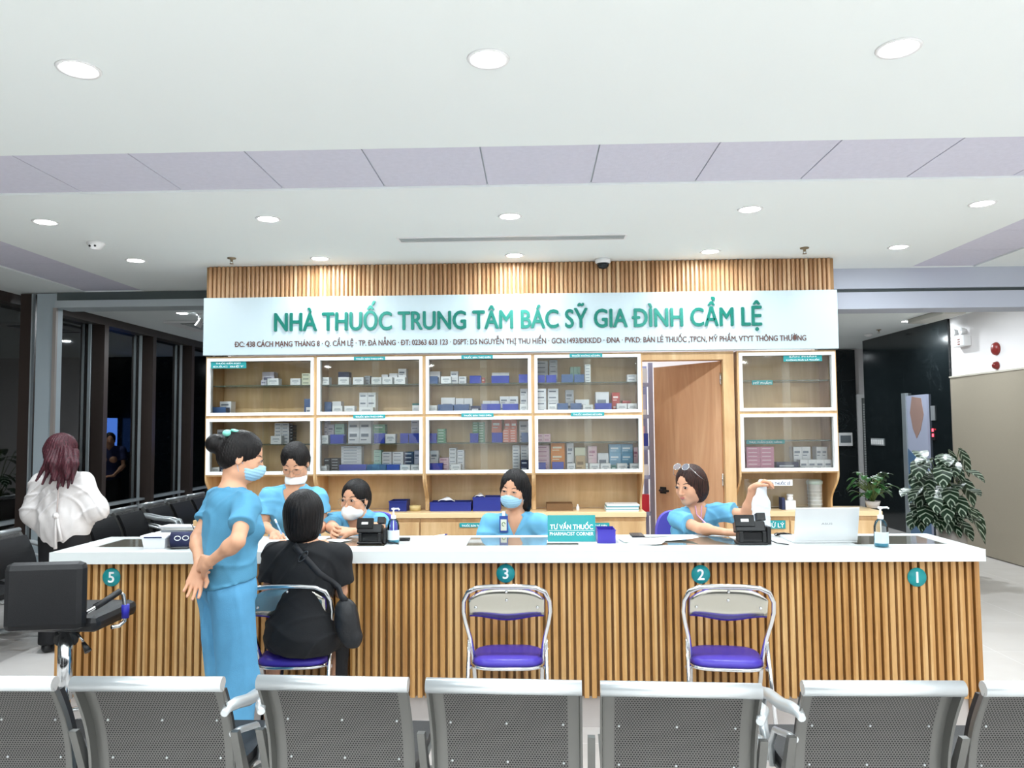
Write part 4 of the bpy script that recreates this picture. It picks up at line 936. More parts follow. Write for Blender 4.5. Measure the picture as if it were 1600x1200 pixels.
MB().tube([Vector((a.x+.02, a.y+.06, CT+.01)), Vector((a.x-.05, a.y+.09, CT+.03)), Vector((a.x-.09, a.y+.08, CT+.12)), Vector((a.x-.02, a.y+.07, CT+.17)), Vector((a.x+.02, a.y+.07, CT+.1))], .0025, 6).build('cable', M_black, t, world=True)

def card_machine(px, py, s, label, rz=0.0):
    """black payment terminal on a swivel stand, keypad side away, its paper bay towards the viewer"""
    p = ctr(px, py); t = thing('card_machine', label, 'card machine', (p.x, p.y+.05, CT), rz, 'card machines on the counter')
    m = MB(); m.box(-.075*s, .06*s, -.05, .05, 0, .018, bev=.006); m.box(-.068*s, -.05*s, -.045, .04, .015, .075*s, bev=.005); m.box(.036*s, .054*s, -.045, .04, .015, .075*s, bev=.005); m.build('stand', M_black, t)
    m = MB(); m.prism([(-.052*s, .02), (.038*s, .02), (.038*s, .062*s), (.03*s, .07*s), (-.044*s, .07*s), (-.052*s, .062*s)], -.035, .045, plane='xz'); m.build('paper_bay', mat('black_gloss', '#101113', .2), t)
    Mh = Matrix.Translation((-.02*s, 0, .07*s)) @ Matrix.Rotation(math.radians(-18), 4, 'X')
    m = MB(); m.box(-.06*s, .075*s, -.035, .035, -.005, .055*s, bev=.008, M=Mh); m.build('body', M_black, t)
    MB().box(-.062*s, .028*s, -.042, -.02, .022*s, .125*s - .06*s + .03, bev=.005, M=Mh).build('screen_head', mat('black_gloss', '#101113', .2), t)
    MB().box(-.035*s, .0*s, -.0432, -.042, .05*s, .066*s, M=Mh).build('white_sticker', M_txtw, t)
    MB().box(.045*s, .085*s, -.02, .03, .06*s, .105*s, bev=.004, M=Mh).build('card_reader', M_black, t)
    m = MB(); m.box(.06*s, .08*s, -.03, .05, .0, .1*s, bev=.006); m.build('side_block', M_black, t)
    m = MB(); m.tube([(.07*s, -.02, .03), (.1*s, -.04, .012), (.13*s, -.03, .005), (.15*s, -.05, .004)], .004, 6); m.build('cable', M_black, t); t.scale = (1, 1, .8)
    return t
card_machine(579, 851, 1.05, 'black card machine on a stand beside the hand gel, in front of the seated nurse')
card_machine(1180, 852, 1.2, 'black card machine in front of the woman holding the plastic bag')
def hand_gel(px, py, h, label):
    p = ctr(px, py); t = thing('hand_gel_bottle', label, 'bottle', (p.x, p.y+.035, CT), 0, 'hand gel bottles'); k = h/.2
    MB().lathe([(.028*k, 0), (.034*k, .004*k), (.034*k, .085*k), (.0335*k, .1*k), (.026*k, .125*k), (.012*k, .138*k)], 24).build('bottle', glass('pet_' + 'clear', (.9, .97, 1, 1), 1.4, boost=1.6), t)
    MB().lathe([(.0, .004*k), (.0325*k, .005*k), (.0325*k, .062*k), (0, .062*k)], 24).build('blue_gel', mat('gel_blue', '#5cc8e6', .15, alpha=.75), t)
    g = []; 
    m = MB(); vs = []
    for i in range(9):
        a = -PI*.95 + i/8*PI*.9
        for z in (.02, .075): vs.append((.0345*k*math.cos(a), .0345*k*math.sin(a), z*k))
    m.add(vs, [(2*i, 2*i+2, 2*i+3, 2*i+1) for i in range(8)], 0, True).build('label', mat('gel_label', '#e4f1f5', .5, alpha=.75), t)
    MB().lathe([(.003, .02*k), (.003, .14*k)], 8).build('dip_tube', M_whitem, t)
    m = MB().lathe([(.013*k, .135*k), (.014*k, .138*k), (.014*k, .155*k), (.005*k, .158*k), (.005*k, .185*k), (.012*k, .188*k), (.012*k, .196*k), (0, .198*k)], 18)
    m.tube([(0, 0, .192*k), (.03*k, -.012*k, .194*k), (.036*k, -.015*k, .188*k)], .0045*k, 8); m.build('pump', M_txtw, t)
hand_gel(613, 850, .2, 'clear pump bottle of hand gel beside the left card machine')
hand_gel(1382, 856, .215, 'clear pump bottle of blue hand gel at the right end of the counter')
# small black item, pen, phone, tray
p = ctr(630, 846); tag(box(-.035, .035, -.02, .02, 0, .016, bev=.006).build('phone', M_black, loc=(p.x, p.y+.03, CT)), 'small black handset lying right of the left hand gel bottle', 'phone')
p = ctr(688, 838); t = thing('pen', 'short white and blue pen lying alone on the counter between the gel and the glass', 'pen', (p.x, p.y, CT), .9)
MB().tube([(-.05, 0, .005), (.035, 0, .005)], .0045, 8).build('barrel', M_txtw, t); MB().tube([(.035, 0, .005), (.06, 0, .005)], [.0048, .002], 8).build('cap', mat('pen_blue', '#27398f', .4), t)
a, b = ctr(934, 849), ctr(962, 849); w2 = (b.x-a.x)/2; h = .075
m = MB(); m.box(-w2, w2, 0, .15, 0, .003).box(-w2, w2, 0, .003, .003, h).box(-w2, w2, .147, .15, .003, h).box(-w2, -w2+.003, .003, .147, .003, h).box(w2-.003, w2, .003, .147, .003, h).box(-w2-.003, w2+.003, -.003, 0, h-.006, h)
tag(m.build('storage_tray', mat('violet_tray', '#3f36a8', .3, alpha=.92), loc=((a.x+b.x)/2, a.y, CT)), 'blue-violet plastic tray right of the teal pharmacist corner sign', 'tray')
p = ctr(996, 838); tag(box(-.038, .038, -.07, .07, 0, .009, bev=.004).build('phone', mat('phone_dark', '#2a2a30', .15), loc=(p.x, p.y+.02, CT)), 'dark smartphone lying face up near the loose papers', 'phone')
# desk sign
a, b = ctr(856, 849), ctr(931, 848); w2 = (b.x-a.x)/2; hs = P(892, 805, Y=a.y+.03).z - TZ
t = thing('desk_sign', 'teal TƯ VẤN THUỐC PHARMACIST CORNER sign standing on the counter', 'sign', ((a.x+b.x)/2, a.y+.02, CT), -.02)
Mt = Matrix.Rotation(math.radians(-10), 4, 'X')
MB().box(-w2-.005, w2+.005, -.03, .06, 0, .006, bev=.002).build('foot', mat('clear_acrylic', '#e8eef0', .15), t)
MB().box(-w2, w2, -.002, .002, .006, hs, M=Mt, bev=.0015).build('plate', mat('teal_plate', '#12969a', .25), t)
def sgt(nm, body, w_, h_, z, bold): 
    o = text(nm, body, w_, h_, (t.location.x, t.location.y, t.location.z), M_txtw, t, depth=.001, bold=bold)
    o.data.transform(Mt @ Matrix.Translation((0, -.0032, z))); return o
sgt('lettering', 'TƯ VẤN THUỐC', w2*1.78, hs*.27, hs*.62, .015); sgt('lettering', 'PHARMACIST CORNER', w2*1.82, hs*.12, hs*.32, .01)
MB().box(-w2*.95, w2*.95, -.0032, -.002, hs*.435, hs*.445, M=Mt).build('rule_line', M_txtw, t)
# papers: flat sheets on the counter
def sheet_at(px, py, w_, h_, rz, z, label, col='#f3f5f5', curl=.0, name='paper_sheet'):
    p = ctr(px, py); g = [[Vector((-w_/2 + w_*i/8, -h_/2 + h_*j/6, curl*(i/8)**3*.03)) for j in range(7)] for i in range(9)]
    o = MB().sheet(g).build(name, mat('sheet_' + col, col, .6), loc=(p.x, p.y, CT + z), solid=.0008); o.rotation_euler.z = rz; return tag(o, label, 'paper')
sheet_at(1010, 849, .2, .15, -.35, .0012, 'white sheet slightly fanned at the left of the loose papers by window 2', curl=.4)
sheet_at(1048, 843, .29, .13, .1, .0025, 'large white sheet lying under the arm of the woman with the bag', curl=.5)
sheet_at(1000, 845, .22, .14, .15, .004, 'white sheet with a green edge beside the dark smartphone', '#dfe7dd')
sheet_at(410, 846, .24, .12, 0, .0012, 'white form the standing nurse writes on')
sheet_at(455, 849, .3, .1, .1, .0012, 'white form on the counter in front of the woman in black')
sheet_at(527, 845, .14, .1, -.5, .0026, 'white sheet under the hands of the seated nurse')
sheet_at(260, 843, .2, .12, .3, .0012, 'pale sheet behind the blood pressure cuff', '#d8d8dc')
R3 = random.Random(5); p = ctr(285, 841)
for k in range(7):
    o = box(-.12, .12, -.06, .06, 0, .0105, bev=.002).build('magazine', mat('magazine_%d' % (k % 3), ('#cfcfd2', '#7f858c', '#e4e2de')[k % 3], .45), loc=(p.x+R3.uniform(-.02, .02), p.y, CT+.0012+k*.0108)); o.rotation_euler.z = R3.uniform(-.2, .2)
    tag(o, '%s magazine, %s of the pile behind the blood pressure cuff' % (('pale', 'grey', 'white')[k % 3], ('bottom', 'second', 'third', 'fourth', 'fifth', 'sixth', 'top')[k]), 'magazine', 'magazine pile on the counter')
p = ctr(306, 841); tag(MB().box(-.022, .022, -.05, .05, 0, .11, bev=.003).build('wooden_block', M_woodl, loc=(p.x+.02, p.y+.01, CT)), 'small light wooden stand behind the standing nurse, beside the magazine pile', 'stand')
# laptop: lid seen from behind
a, b = ctr(1243, 850), ctr(1345, 850); w2 = (b.x-a.x)/2
t = thing('laptop', 'open silver laptop seen from behind, near the right end of the counter', 'laptop', ((a.x+b.x)/2, a.y+.03, CT), .02)
hl = P(1295, 793, Y=a.y-.0).z - TZ
M_lap = mat('laptop_silver', '#d7d9da', .35, metal=.35)
MB().box(-w2, w2, .0, .23, 0, .016, bev=.004).build('base', M_lap, t)
Mt = Matrix.Translation((0, .0, .012)) @ Matrix.Rotation(math.radians(12), 4, 'X')
MB().box(-w2, w2, -.004, .004, 0, hl-.008, bev=.0035, M=Mt).build('lid', M_lap, t)
MB().box(-w2+.008, w2-.008, .0042, .005, .012, hl-.02, M=Mt).build('screen', mat('screen_dark', '#14181f', .1, emit='#8fb4d8', es=.25), t)
o = text('lid_lettering', 'ASUS', .06, .011, (t.location.x, t.location.y, t.location.z), mat('chrome_letter', '#9a9c9e', .3, metal=.6), t, depth=.0006, bold=.01); o.data.transform(Mt @ Matrix.Translation((0, -.0045, hl*.5)))
p = ctr(1226, 840)
m = MB()
for k in range(5):
    pts = [(.03*math.cos(a*1.3+k)+.01*k-.02, .02*math.sin(a*1.7+k*2), .006+.012*abs(math.sin(a+k))) for a in [j*.5 for j in range(9)]]
    m.tube(pts, .0035, 6)
tag(m.build('cable_bundle', M_black, loc=(p.x, p.y+.04, CT)), 'tangled black charging cable between the right card machine and the laptop', 'cable')
MB_n = None

# ================================================================ plants
def leaf_shape(m, base, d, up, L_, W_, mi=0, droop=.5, fold=.25, rows=6):
    d = Vector(d).normalized(); side = d.cross(Vector(up)).normalized(); n = side.cross(d).normalized(); vs = []
    for i in range(rows+1):
        u = i/rows; wv = W_*.5*math.sin(PI*min(1, u*.93+.05))**.8 if u < 1 else 0.0005
        c = Vector(base) + d*(L_*u) - Vector((0, 0, 1))*(droop*L_*u*u) 
        for q in (-1, -.5, 0, .5, 1): vs.append(c + side*(wv*q) + n*(abs(q)*wv*fold))
    m.add(vs, [(i*5+j, i*5+j+1, (i+1)*5+j+1, (i+1)*5+j) for i in range(rows) for j in range(4)], mi, True)
def leaf_mat(name, base, stripe, k):
    m = bpy.data.materials.new(name); m.use_nodes = True; nt = m.node_tree; N = nt.nodes.new; L = nt.links.new
    b = nt.nodes['Principled BSDF']; b.inputs['Roughness'].default_value = .35
    uv = N('ShaderNodeUVMap'); w_ = N('ShaderNodeTexWave'); w_.bands_direction = 'X'; w_.inputs['Scale'].default_value = k; w_.inputs['Distortion'].default_value = .6
    L(uv.outputs[0], w_.inputs[0]); r = N('ShaderNodeValToRGB'); e = r.color_ramp.elements; e[0].position = .78; e[0].color = srgb(base); e[1].position = .93; e[1].color = srgb(stripe)
    L(w_.outputs['Fac'], r.inputs[0]); L(r.outputs[0], b.inputs['Base Color']); return m
def plant(name, label, loc, pot, leaves, lm, stem='#5a6b3a', uvleaf=True):
    t = thing(name, label, 'plant', loc)
    r0, r1, h = pot
    MB().lathe([(r0, 0), (r1, h), (r1*.93, h), (r1*.9, h-.02), (0, h-.02)], 28).build('pot', mat('pot_greige', '#bdb6b0', .6), t)
    MB().lathe([(0, h-.015), (r1*.9, h-.018)], 20).build('soil', mat('soil', '#3a2d22', .9, var=.3, vs=60), t)
    sm = MB(); 
    for k, (bx, by, bz, d, L_, W_, dr) in enumerate(leaves):
        sm.tube([(0, 0, h-.02), (bx*.35, by*.35, h + (bz-h)*.6), (bx, by, bz)], [.006, .004, .003], 6)
        m = MB(); leaf_shape(m, (bx, by, bz), d, (0, 0, 1), L_, W_, droop=dr); o = m.build('leaf', lm, t)
        me = o.data; uvl = me.uv_layers.new(name='UVMap')
        for lp in me.loops:
            i, j = divmod(lp.vertex_index, 5); uvl.data[lp.index].uv = (i/6 + abs(j-2)*.12*(-1), (j-2)/4)
    sm.build('stem', mat('stem_' + stem, stem, .6), t); return t
def cm(px, py, Y): return P(px, py, Y=Y)
Yp = 8.4; pr = P(1487, 824, Y=Yp); zr = pr.z
lvs = []; R2 = random.Random(3)
spots = [(1445, 710, 1), (1478, 706, 1), (1500, 704, 1), (1440, 722, 1), (1452, 726, 1), (1473, 720, 1), (1462, 742, 1), (1446, 744, 0), (1490, 740, 0), (1503, 748, 0), (1425, 768, 1), (1440, 772, 1), (1455, 762, 0), (1470, 770, 0), (1485, 776, 0), (1500, 768, 0), (1438, 790, 1), (1450, 786, 0), (1465, 792, 0), (1480, 795, 0), (1496, 792, 0), (1508, 800, 0), (1455, 806, 0), (1470, 810, 0), (1486, 812, 0), (1500, 815, 0), (1444, 800, 1), (1490, 832, 0), (1462, 782, 0), (1478, 786, 0), (1460, 730, 0), (1484, 724, 0)]
for px, py, w_ in spots + [(a_ + R2.uniform(-7, 5), b_ + R2.uniform(-8, 8), 0) for a_, b_, c_ in spots[3:]]:
    q = cm(px, py, Yp) - Vector((pr.x, Yp, 0)); yy = R2.uniform(-.25, .12); ln = R2.uniform(.2, .26)
    dx = (q.x + (.06))*1.2 + R2.uniform(-.3, .15)
    dx = min(dx, .12)
    d = (dx if abs(dx) > .1 else .25*(.4 if R2.random() > .5 else -1), -.55 + R2.uniform(-.3, .4), R2.uniform(-.5, .2))
    lvs.append((q.x*.9-.05, yy, q.z+.03, d, ln, ln*.7, R2.uniform(.3, .8)))
plant('striped_plant', 'tall potted plant with white-striped dark leaves in front of the beige door', (pr.x, Yp, 0), (.13, .15, zr), lvs, leaf_mat('striped_leaf', '#213a26', '#bccbb8', 1.6))
Yq = YD+.2; pr = P(1364, 803, Y=Yq); ph = P(1364, 779, Y=Yq).z - WORK_Z - .02
lvs = []
for k in range(60):
    a = R2.uniform(0, 2*PI); r = R2.uniform(.03, .14); z = ph + R2.uniform(.06, .24)
    lvs.append((r*math.cos(a)*1.1, r*math.sin(a)*.7, z, (math.cos(a), math.sin(a)*.8-.2, R2.uniform(-.2, .5)), R2.uniform(.06, .085), R2.uniform(.045, .06), .5))
for s_, z in ((-.2, .15), (.22, .13), (-.15, .05)): lvs.append((s_*.7, -.02, ph+z, (s_*4, 0, -.1), .09, .045, .5))
plant('potted_plant', 'small green leafy plant in a pale pot on the right end of the worktop', (pr.x, Yq, WORK_Z+.0006), (.045, .062, ph), lvs, mat('leaf_green', '#2f5a2c', .4, var=.3, vs=20))
# plant reflected in the dark glass, left passage
lvs = []
for k in range(40):
    a = R2.uniform(0, 2*PI); r = R2.uniform(.05, .3); z = R2.uniform(.55, 1.35)
    lvs.append((r*math.cos(a), r*math.sin(a), z, (math.cos(a), math.sin(a), R2.uniform(-.4, .4)), .22, .13, .5))
plant('striped_plant', 'striped potted plant in the passage left of the pharmacy, mirrored in the dark windows', (-3.0, 11.0, 0), (.13, .15, .45), lvs, bpy.data.materials['striped_leaf'])
t = thing('display_kiosk', 'tall lit advertising screen behind the pharmacy, mirrored in the dark windows', 'screen', (-2.95, 13.85, 0), 0)
MB().box(-.05, .05, -.35, .35, 0, 1.95, bev=.01).build('housing', M_black, t)
MB().box(-.056, -.05, -.33, .33, 1.2, 1.84).build('screen', mat('kiosk_screen', '#203060', .2, emit='#4f7fe0', es=3), t)

# ================================================================ on the ceiling and walls
def ceil_item(px, py): return P(px, py, Z=CEIL)
p = ceil_item(150, 379); t = thing('smoke_detector', 'white smoke detector on the ceiling at the upper left', 'smoke detector', (p.x, p.y, CEIL))
MB().lathe([(.06, 0), (.062, -.012), (.05, -.03), (.036, -.05), (0, -.056)], 24).build('body', M_whitem, t)
for s_ in (-.02, .02): MB().lathe([(0, 0), (.008, 0), (.008, .006), (0, .006)], 8, M=Matrix.Translation((s_, -.043, -.035)) @ Matrix.Rotation(PI/2, 4, 'X')).build('vent_slot', M_black, t)
for px, py, lb in ((362, 403, 'pendant sprinkler head left above the slatted fascia'), (1257, 387, 'pendant sprinkler head right above the slatted fascia'), (1373, 515, 'distant sprinkler head on the ceiling near the lift')):
    p = ceil_item(px, py); t = thing('sprinkler', lb, 'sprinkler', (p.x, p.y, CEIL))
    MB().lathe([(.035, 0), (.033, -.008), (.012, -.012), (.01, -.03), (0, -.031)], 18).build('cover_plate', mat('brass', '#8a7a62', .4, metal=.6), t)
    MB().tube([(-.01, 0, -.028), (-.01, 0, -.048)], .002, 6).tube([(.01, 0, -.028), (.01, 0, -.048)], .002, 6).lathe([(0, -.05), (.016, -.05), (.016, -.047), (0, -.047)], 12).build('deflector', mat('brass', '#8a7a62', .4, metal=.6), t)
p = ceil_item(941, 407); t = thing('dome_camera', 'white dome security camera hanging just before the slatted fascia', 'security camera', (p.x, min(p.y, YD-.09), CEIL))
MB().lathe([(.062, 0), (.064, -.03), (.055, -.04)], 28).build('housing', M_whitem, t)
MB().lathe([(.054, -.04), (.048, -.062), (.03, -.08), (0, -.088)], 28).build('dome', mat('dome_black', '#1c2226', .08), t)
p = ceil_item(1357, 522); t = thing('smoke_detector', 'distant white smoke detector on the ceiling near the lift', 'smoke detector', (p.x, p.y, CEIL))
MB().lathe([(.06, 0), (.06, -.02), (.03, -.045), (0, -.046)], 20).build('body', M_whitem, t)
# linear diffuser
a, b = P(622, 375, Z=CEIL), P(979, 369, Z=CEIL); t = thing('air_diffuser', 'long slot air diffuser in the ceiling in front of the fascia', 'air vent', ((a.x+b.x)/2, (a.y+b.y)/2, CEIL))
L_ = (b.x-a.x)/2; dd = .075
MB().box(-L_, L_, -dd, -dd+.015, -.006, 0).box(-L_, L_, dd-.015, dd, -.006, 0).box(-L_, -L_+.015, -dd+.015, dd-.015, -.006, 0).box(L_-.015, L_, -dd+.015, dd-.015, -.006, 0).build('frame', M_whitem, t)
m = MB()
for k in range(3): y = -dd+.035+k*.04; m.box(-L_+.015, L_-.015, y-.014, y+.012, -.005, -.003)
m.build('blades', mat('vent_grey', '#b4bbbd', .4), t); MB().box(-L_+.015, L_-.015, -dd+.015, dd-.015, -.0025, -.001).build('backing', mat('vent_back', '#7f8789', .6), t)
# trunking on the far right ceiling, cassette and spot on the far left
a, b = P(1418, 499, Z=CEIL), P(1485, 483, Z=CEIL)
tag(MB().box(a.x-.0, a.x+.28, b.y, a.y, CEIL-.06, CEIL-.001, bev=.005).build('cable_trunking', mat('trunk_grey', '#c6c4bc', .5), world=True), 'long pale trunking box on the ceiling near the lift', 'trunking')
p = P(303, 508, Z=CEIL); t = thing('air_conditioner', 'ceiling air conditioner cassette in the passage left of the pharmacy', 'air conditioner', (p.x+.25, p.y, CEIL-.001))
MB().box(-.45, .45, -.45, .45, -.03, 0, bev=.008).build('panel', M_whitem, t); MB().box(-.25, .25, -.25, .25, -.034, -.03).build('grille', mat('vent_grey', '#b4bbbd', .4), t)
for s_ in (-1, 1): MB().box(-.25, .25, s_*.36-.03, s_*.36+.03, -.033, -.03).build('outlet', M_beamd, t)
p = P(311, 489, Z=CEIL); t = thing('spotlight', 'small white spotlight on a stem near the left of the pharmacy sign', 'spotlight', (p.x, p.y, CEIL))
MB().lathe([(.03, 0), (.03, -.03), (.008, -.035), (.008, -.09), (0, -.09)], 14).build('mount', M_whitem, t)
Ms = Matrix.Translation((.01, 0, -.12)) @ Matrix.Rotation(.5, 4, 'Y'); MB().lathe([(.022, .06), (.04, -.05), (.038, -.05)], 18, M=Ms).build('head', M_whitem, t); MB().lathe([(0, -.045), (.037, -.046)], 16, M=Ms).build('lens', mat('spot_glow', '#ffffff', emit='#fff4e0', es=8), t)
# exit light, fire bell, call point on the right wall
xw = XR - .002
y0 = P(1507, 525, X=xw).y; zc = P(1507, 527, X=xw).z
t = thing('emergency_light', 'white twin-head emergency light high on the right wall', 'emergency light', (xw-.04, y0, zc-.12))
MB().box(xw-.09, xw, y0-.15, y0+.13, zc-.12, zc+.02, bev=.01).build('case', M_whitem, t, world=True)
for s_ in (-.09, .08): MB().lathe([(.03, -.04), (.05, .03), (.045, .032), (0, .02)], 18, M=Matrix.Translation((xw-.07, y0+s_, zc+.07)) @ Matrix.Rotation(-PI/2, 4, 'Y')).build('lamp_head', M_whitem, t, world=True)
for k in range(3): MB().box(xw-.092, xw-.09, y0-.05-.0*k, y0+.0, zc-.1+k*.03, zc-.085+k*.03).build('indicator', mat('ind_red', '#8a4a40', .4), t, world=True)
y1 = P(1557, 544, X=xw).y; z1_ = P(1557, 545, X=xw).z
t = thing('fire_bell', 'dark red round fire bell on the white wall above the beige door', 'fire alarm', (xw, y1, z1_-.075))
MB().lathe([(.078, 0), (.078, .012), (.07, .03), (.04, .045), (0, .05)], 28, M=Matrix.Translation((xw, y1, z1_)) @ Matrix.Rotation(-PI/2, 4, 'Y')).build('gong', mat('bell_red', '#8e2f2c', .35), t, world=True)
z2_ = P(1558, 571, X=xw).z
t = thing('alarm_lamp', 'small dark red alarm lamp below the fire bell', 'fire alarm', (xw, y1, z2_-.05))
MB().lathe([(.05, 0), (.05, .01), (.036, .045), (.01, .06), (0, .06)], 20, M=Matrix.Translation((xw, y1, z2_)) @ Matrix.Rotation(-PI/2, 4, 'Y')).build('lens', mat('bell_red2', '#7c2a28', .2), t, world=True)
# electric box and switches far right
p0, p1 = P(1311, 697, Y=yb-.06), P(1332, 676, Y=yb-.06)
t = thing('fuse_box', 'white fuse box with a dark window on the far black marble', 'electric box', ((p0.x+p1.x)/2, yb-.03, p0.z))
MB().box(p0.x, p1.x, yb-.06, yb, p0.z, p1.z, bev=.006).build('case', M_whitem, t, world=True)
MB().box(p0.x+.03, p1.x-.03, yb-.064, yb-.06, p0.z+.06, p1.z-.05).build('window', mat('smoked', '#6f777c', .1), t, world=True)
xm = XR - .033
for px0, px1, py0, py1, lb, nm, col in ((1362, 1382, 685, 696, 'row of white light switches on the marble beside the far glazed door', 'light_switch', '#9da2a4'), (1457, 1463, 634, 657, 'small steel lift indicator plate on the marble right of the lift doors', 'lift_indicator', '#8f9396'), (1457, 1462, 672, 688, 'lift call display with glowing red digits beside the lift doors', 'lift_display', '#241f22')):
    ya_, yb_ = P(px1, 690, X=xm).y, P(px0, 690, X=xm).y; za_, zb__ = P((px0+px1)/2, py1, X=xm).z, P((px0+px1)/2, py0, X=xm).z
    t = thing(nm, lb, 'switch' if nm == 'light_switch' else 'panel', (xm, (ya_+yb_)/2, za_))
    MB().box(xm-.012, xm+.002, ya_, yb_, za_, zb__, bev=.003).build('plate', mat('plate_' + col, col, .4), t, world=True)
    if nm == 'light_switch':
        n = 6
        for k in range(n): y = ya_+(yb_-ya_)*(k+.5)/n; MB().box(xm-.016, xm-.012, y-(yb_-ya_)/n*.35, y+(yb_-ya_)/n*.35, za_+.02, zb__-.02).build('rocker', M_whitem, t, world=True)
    if nm == 'lift_display':
        for k in range(2): z = za_+.05+k*.07; MB().box(xm-.014, xm-.012, (ya_+yb_)/2-.02, (ya_+yb_)/2+.02, z, z+.04).build('red_digit', mat('digit_red', '#ff3040', emit='#ff4050', es=4), t, world=True)
# ================================================================ people: smooth solids from joined limbs
V3 = lambda *a: np.array(a if len(a) > 1 else a[0], float)
def nrm(v): v = np.asarray(v, float); return v/np.linalg.norm(v)
class Field:
    def __init__(s, lo, hi, h):
        s.h = h; s.lo = V3(lo); n = np.ceil((V3(hi)-s.lo)/h).astype(int)+1
        s.ax = [s.lo[i] + h*np.arange(n[i]) for i in range(3)]; s.v = np.full(n, .5, np.float32)
    def _blk(s, lo, hi):
        sl = []; g = []
        for i in range(3):
            a = max(0, int((lo[i]-s.lo[i])/s.h)-1); b = min(len(s.ax[i]), int((hi[i]-s.lo[i])/s.h)+3)
            if b <= a: return None, None
            sl.append(slice(a, b)); sh = [1, 1, 1]; sh[i] = -1; g.append(s.ax[i][a:b].reshape(sh))
        return tuple(sl), g
    def put(s, fn, lo, hi, k=.02, sub=False):
        pad = k*1.2 + 3*s.h; sl, g = s._blk(V3(lo)-pad, V3(hi)+pad)
        if sl is None: return s
        d = fn(*g).astype(np.float32); v = s.v[sl]
        if sub: d = -d; hh = np.maximum(k-np.abs(v-d), 0)/max(k, 1e-6); s.v[sl] = np.maximum(v, d) + hh*hh*k*.25
        else: hh = np.maximum(k-np.abs(v-d), 0)/max(k, 1e-6); s.v[sl] = np.minimum(v, d) - hh*hh*k*.25
        return s
    def cap(s, a, b, ra, rb, k=.02, flat=None, cut=False, sub=False):
        a, b = V3(a), V3(b); ab = b-a; L2 = max(ab@ab, 1e-9); u = ab/math.sqrt(L2)
        def fn(X, Y, Z):
            px, py, pz = X-a[0], Y-a[1], Z-a[2]; t = np.clip((px*ab[0]+py*ab[1]+pz*ab[2])/L2, 0, 1)
            dx, dy, dz = px-ab[0]*t, py-ab[1]*t, pz-ab[2]*t
            if flat is not None:
                n, f = flat; q = dx*n[0]+dy*n[1]+dz*n[2]; e = (1/f-1)*q; dx, dy, dz = dx+n[0]*e, dy+n[1]*e, dz+n[2]*e
            d = np.sqrt(dx*dx+dy*dy+dz*dz) - (ra+(rb-ra)*t)
            if flat is not None: d = d*(.5+.5*flat[1])
            if cut: d = np.maximum(d, (X-b[0])*u[0]+(Y-b[1])*u[1]+(Z-b[2])*u[2])
            return d
        r = max(ra, rb); return s.put(fn, np.minimum(a, b)-r, np.maximum(a, b)+r, k, sub)
    def ell(s, c, r, R=None, k=.02, sub=False):
        c = V3(c); r = V3(r); R = np.eye(3) if R is None else np.asarray(R)      # rows of R: local axes
        def fn(X, Y, Z):
            x, y, z = X-c[0], Y-c[1], Z-c[2]
            q = [(R[i][0]*x+R[i][1]*y+R[i][2]*z) for i in range(3)]
            k0 = np.sqrt(sum((q[i]/r[i])**2 for i in range(3))); k1 = np.sqrt(sum((q[i]/r[i]**2)**2 for i in range(3)))+1e-9
            return k0*(k0-1)/k1
        m = r.max(); return s.put(fn, c-m, c+m, k, sub)
    def every(s): return s.ax[0].reshape(-1, 1, 1), s.ax[1].reshape(1, -1, 1), s.ax[2].reshape(1, 1, -1)
    def folds(s, amp, f, ph=0.0, d=(1, .3, .4), vz=1.0):
        X, Y, Z = s.every(); Z = Z*vz; d = nrm(d)
        a = X*d[0]+Y*d[1]+Z*d[2]
        w = np.sin(f*a+ph+2.1*np.sin(f*.33*Z+ph)+1.4*np.sin(f*.45*Y-ph))*.6 + .4*np.sin(f*1.9*(a+.4*Z)+2*ph+1.7*np.sin(f*.6*X))
        s.v += (amp*.5*w).astype(np.float32)
        for q, (e, g) in enumerate(((V3(.8, .2, .75), 1.0), (V3(-.7, .3, .8), 1.25), (V3(.2, .1, 1), .8))):      # soft creases
            b = (X*e[0]+Y*e[1]+Z*e[2])*f*g*.9 + ph*(q+1) + 1.3*np.sin(f*.31*(X-Z)+q) + .9*np.sin(f*.5*(Y+Z)+ph)
            m = np.clip(.5+.9*np.sin(f*.23*(X+.7*Z)+q*2+ph), 0, 1)
            s.v += (-amp*1.1*m*np.maximum(0, 1-np.abs(np.sin(b))*2.0)**1.3 + amp*.15).astype(np.float32)
        return s
    def at(s, p):
        q = (V3(p)-s.lo)/s.h; i = np.floor(q).astype(int); f = q-i
        if (i < 0).any() or (i+1 >= s.v.shape).any(): return .5
        c = s.v[i[0]:i[0]+2, i[1]:i[1]+2, i[2]:i[2]+2]
        c = c[0]*(1-f[0])+c[1]*f[0]; c = c[0]*(1-f[1])+c[1]*f[1]; return float(c[0]*(1-f[2])+c[1]*f[2])
    def surf(s, p, d, far=.16):
        """first point met from p+d*far walking back towards p"""
        p, d = V3(p), nrm(d); t = far
        while t > 0 and s.at(p+d*t) > 0: t -= .0012
        return p+d*t
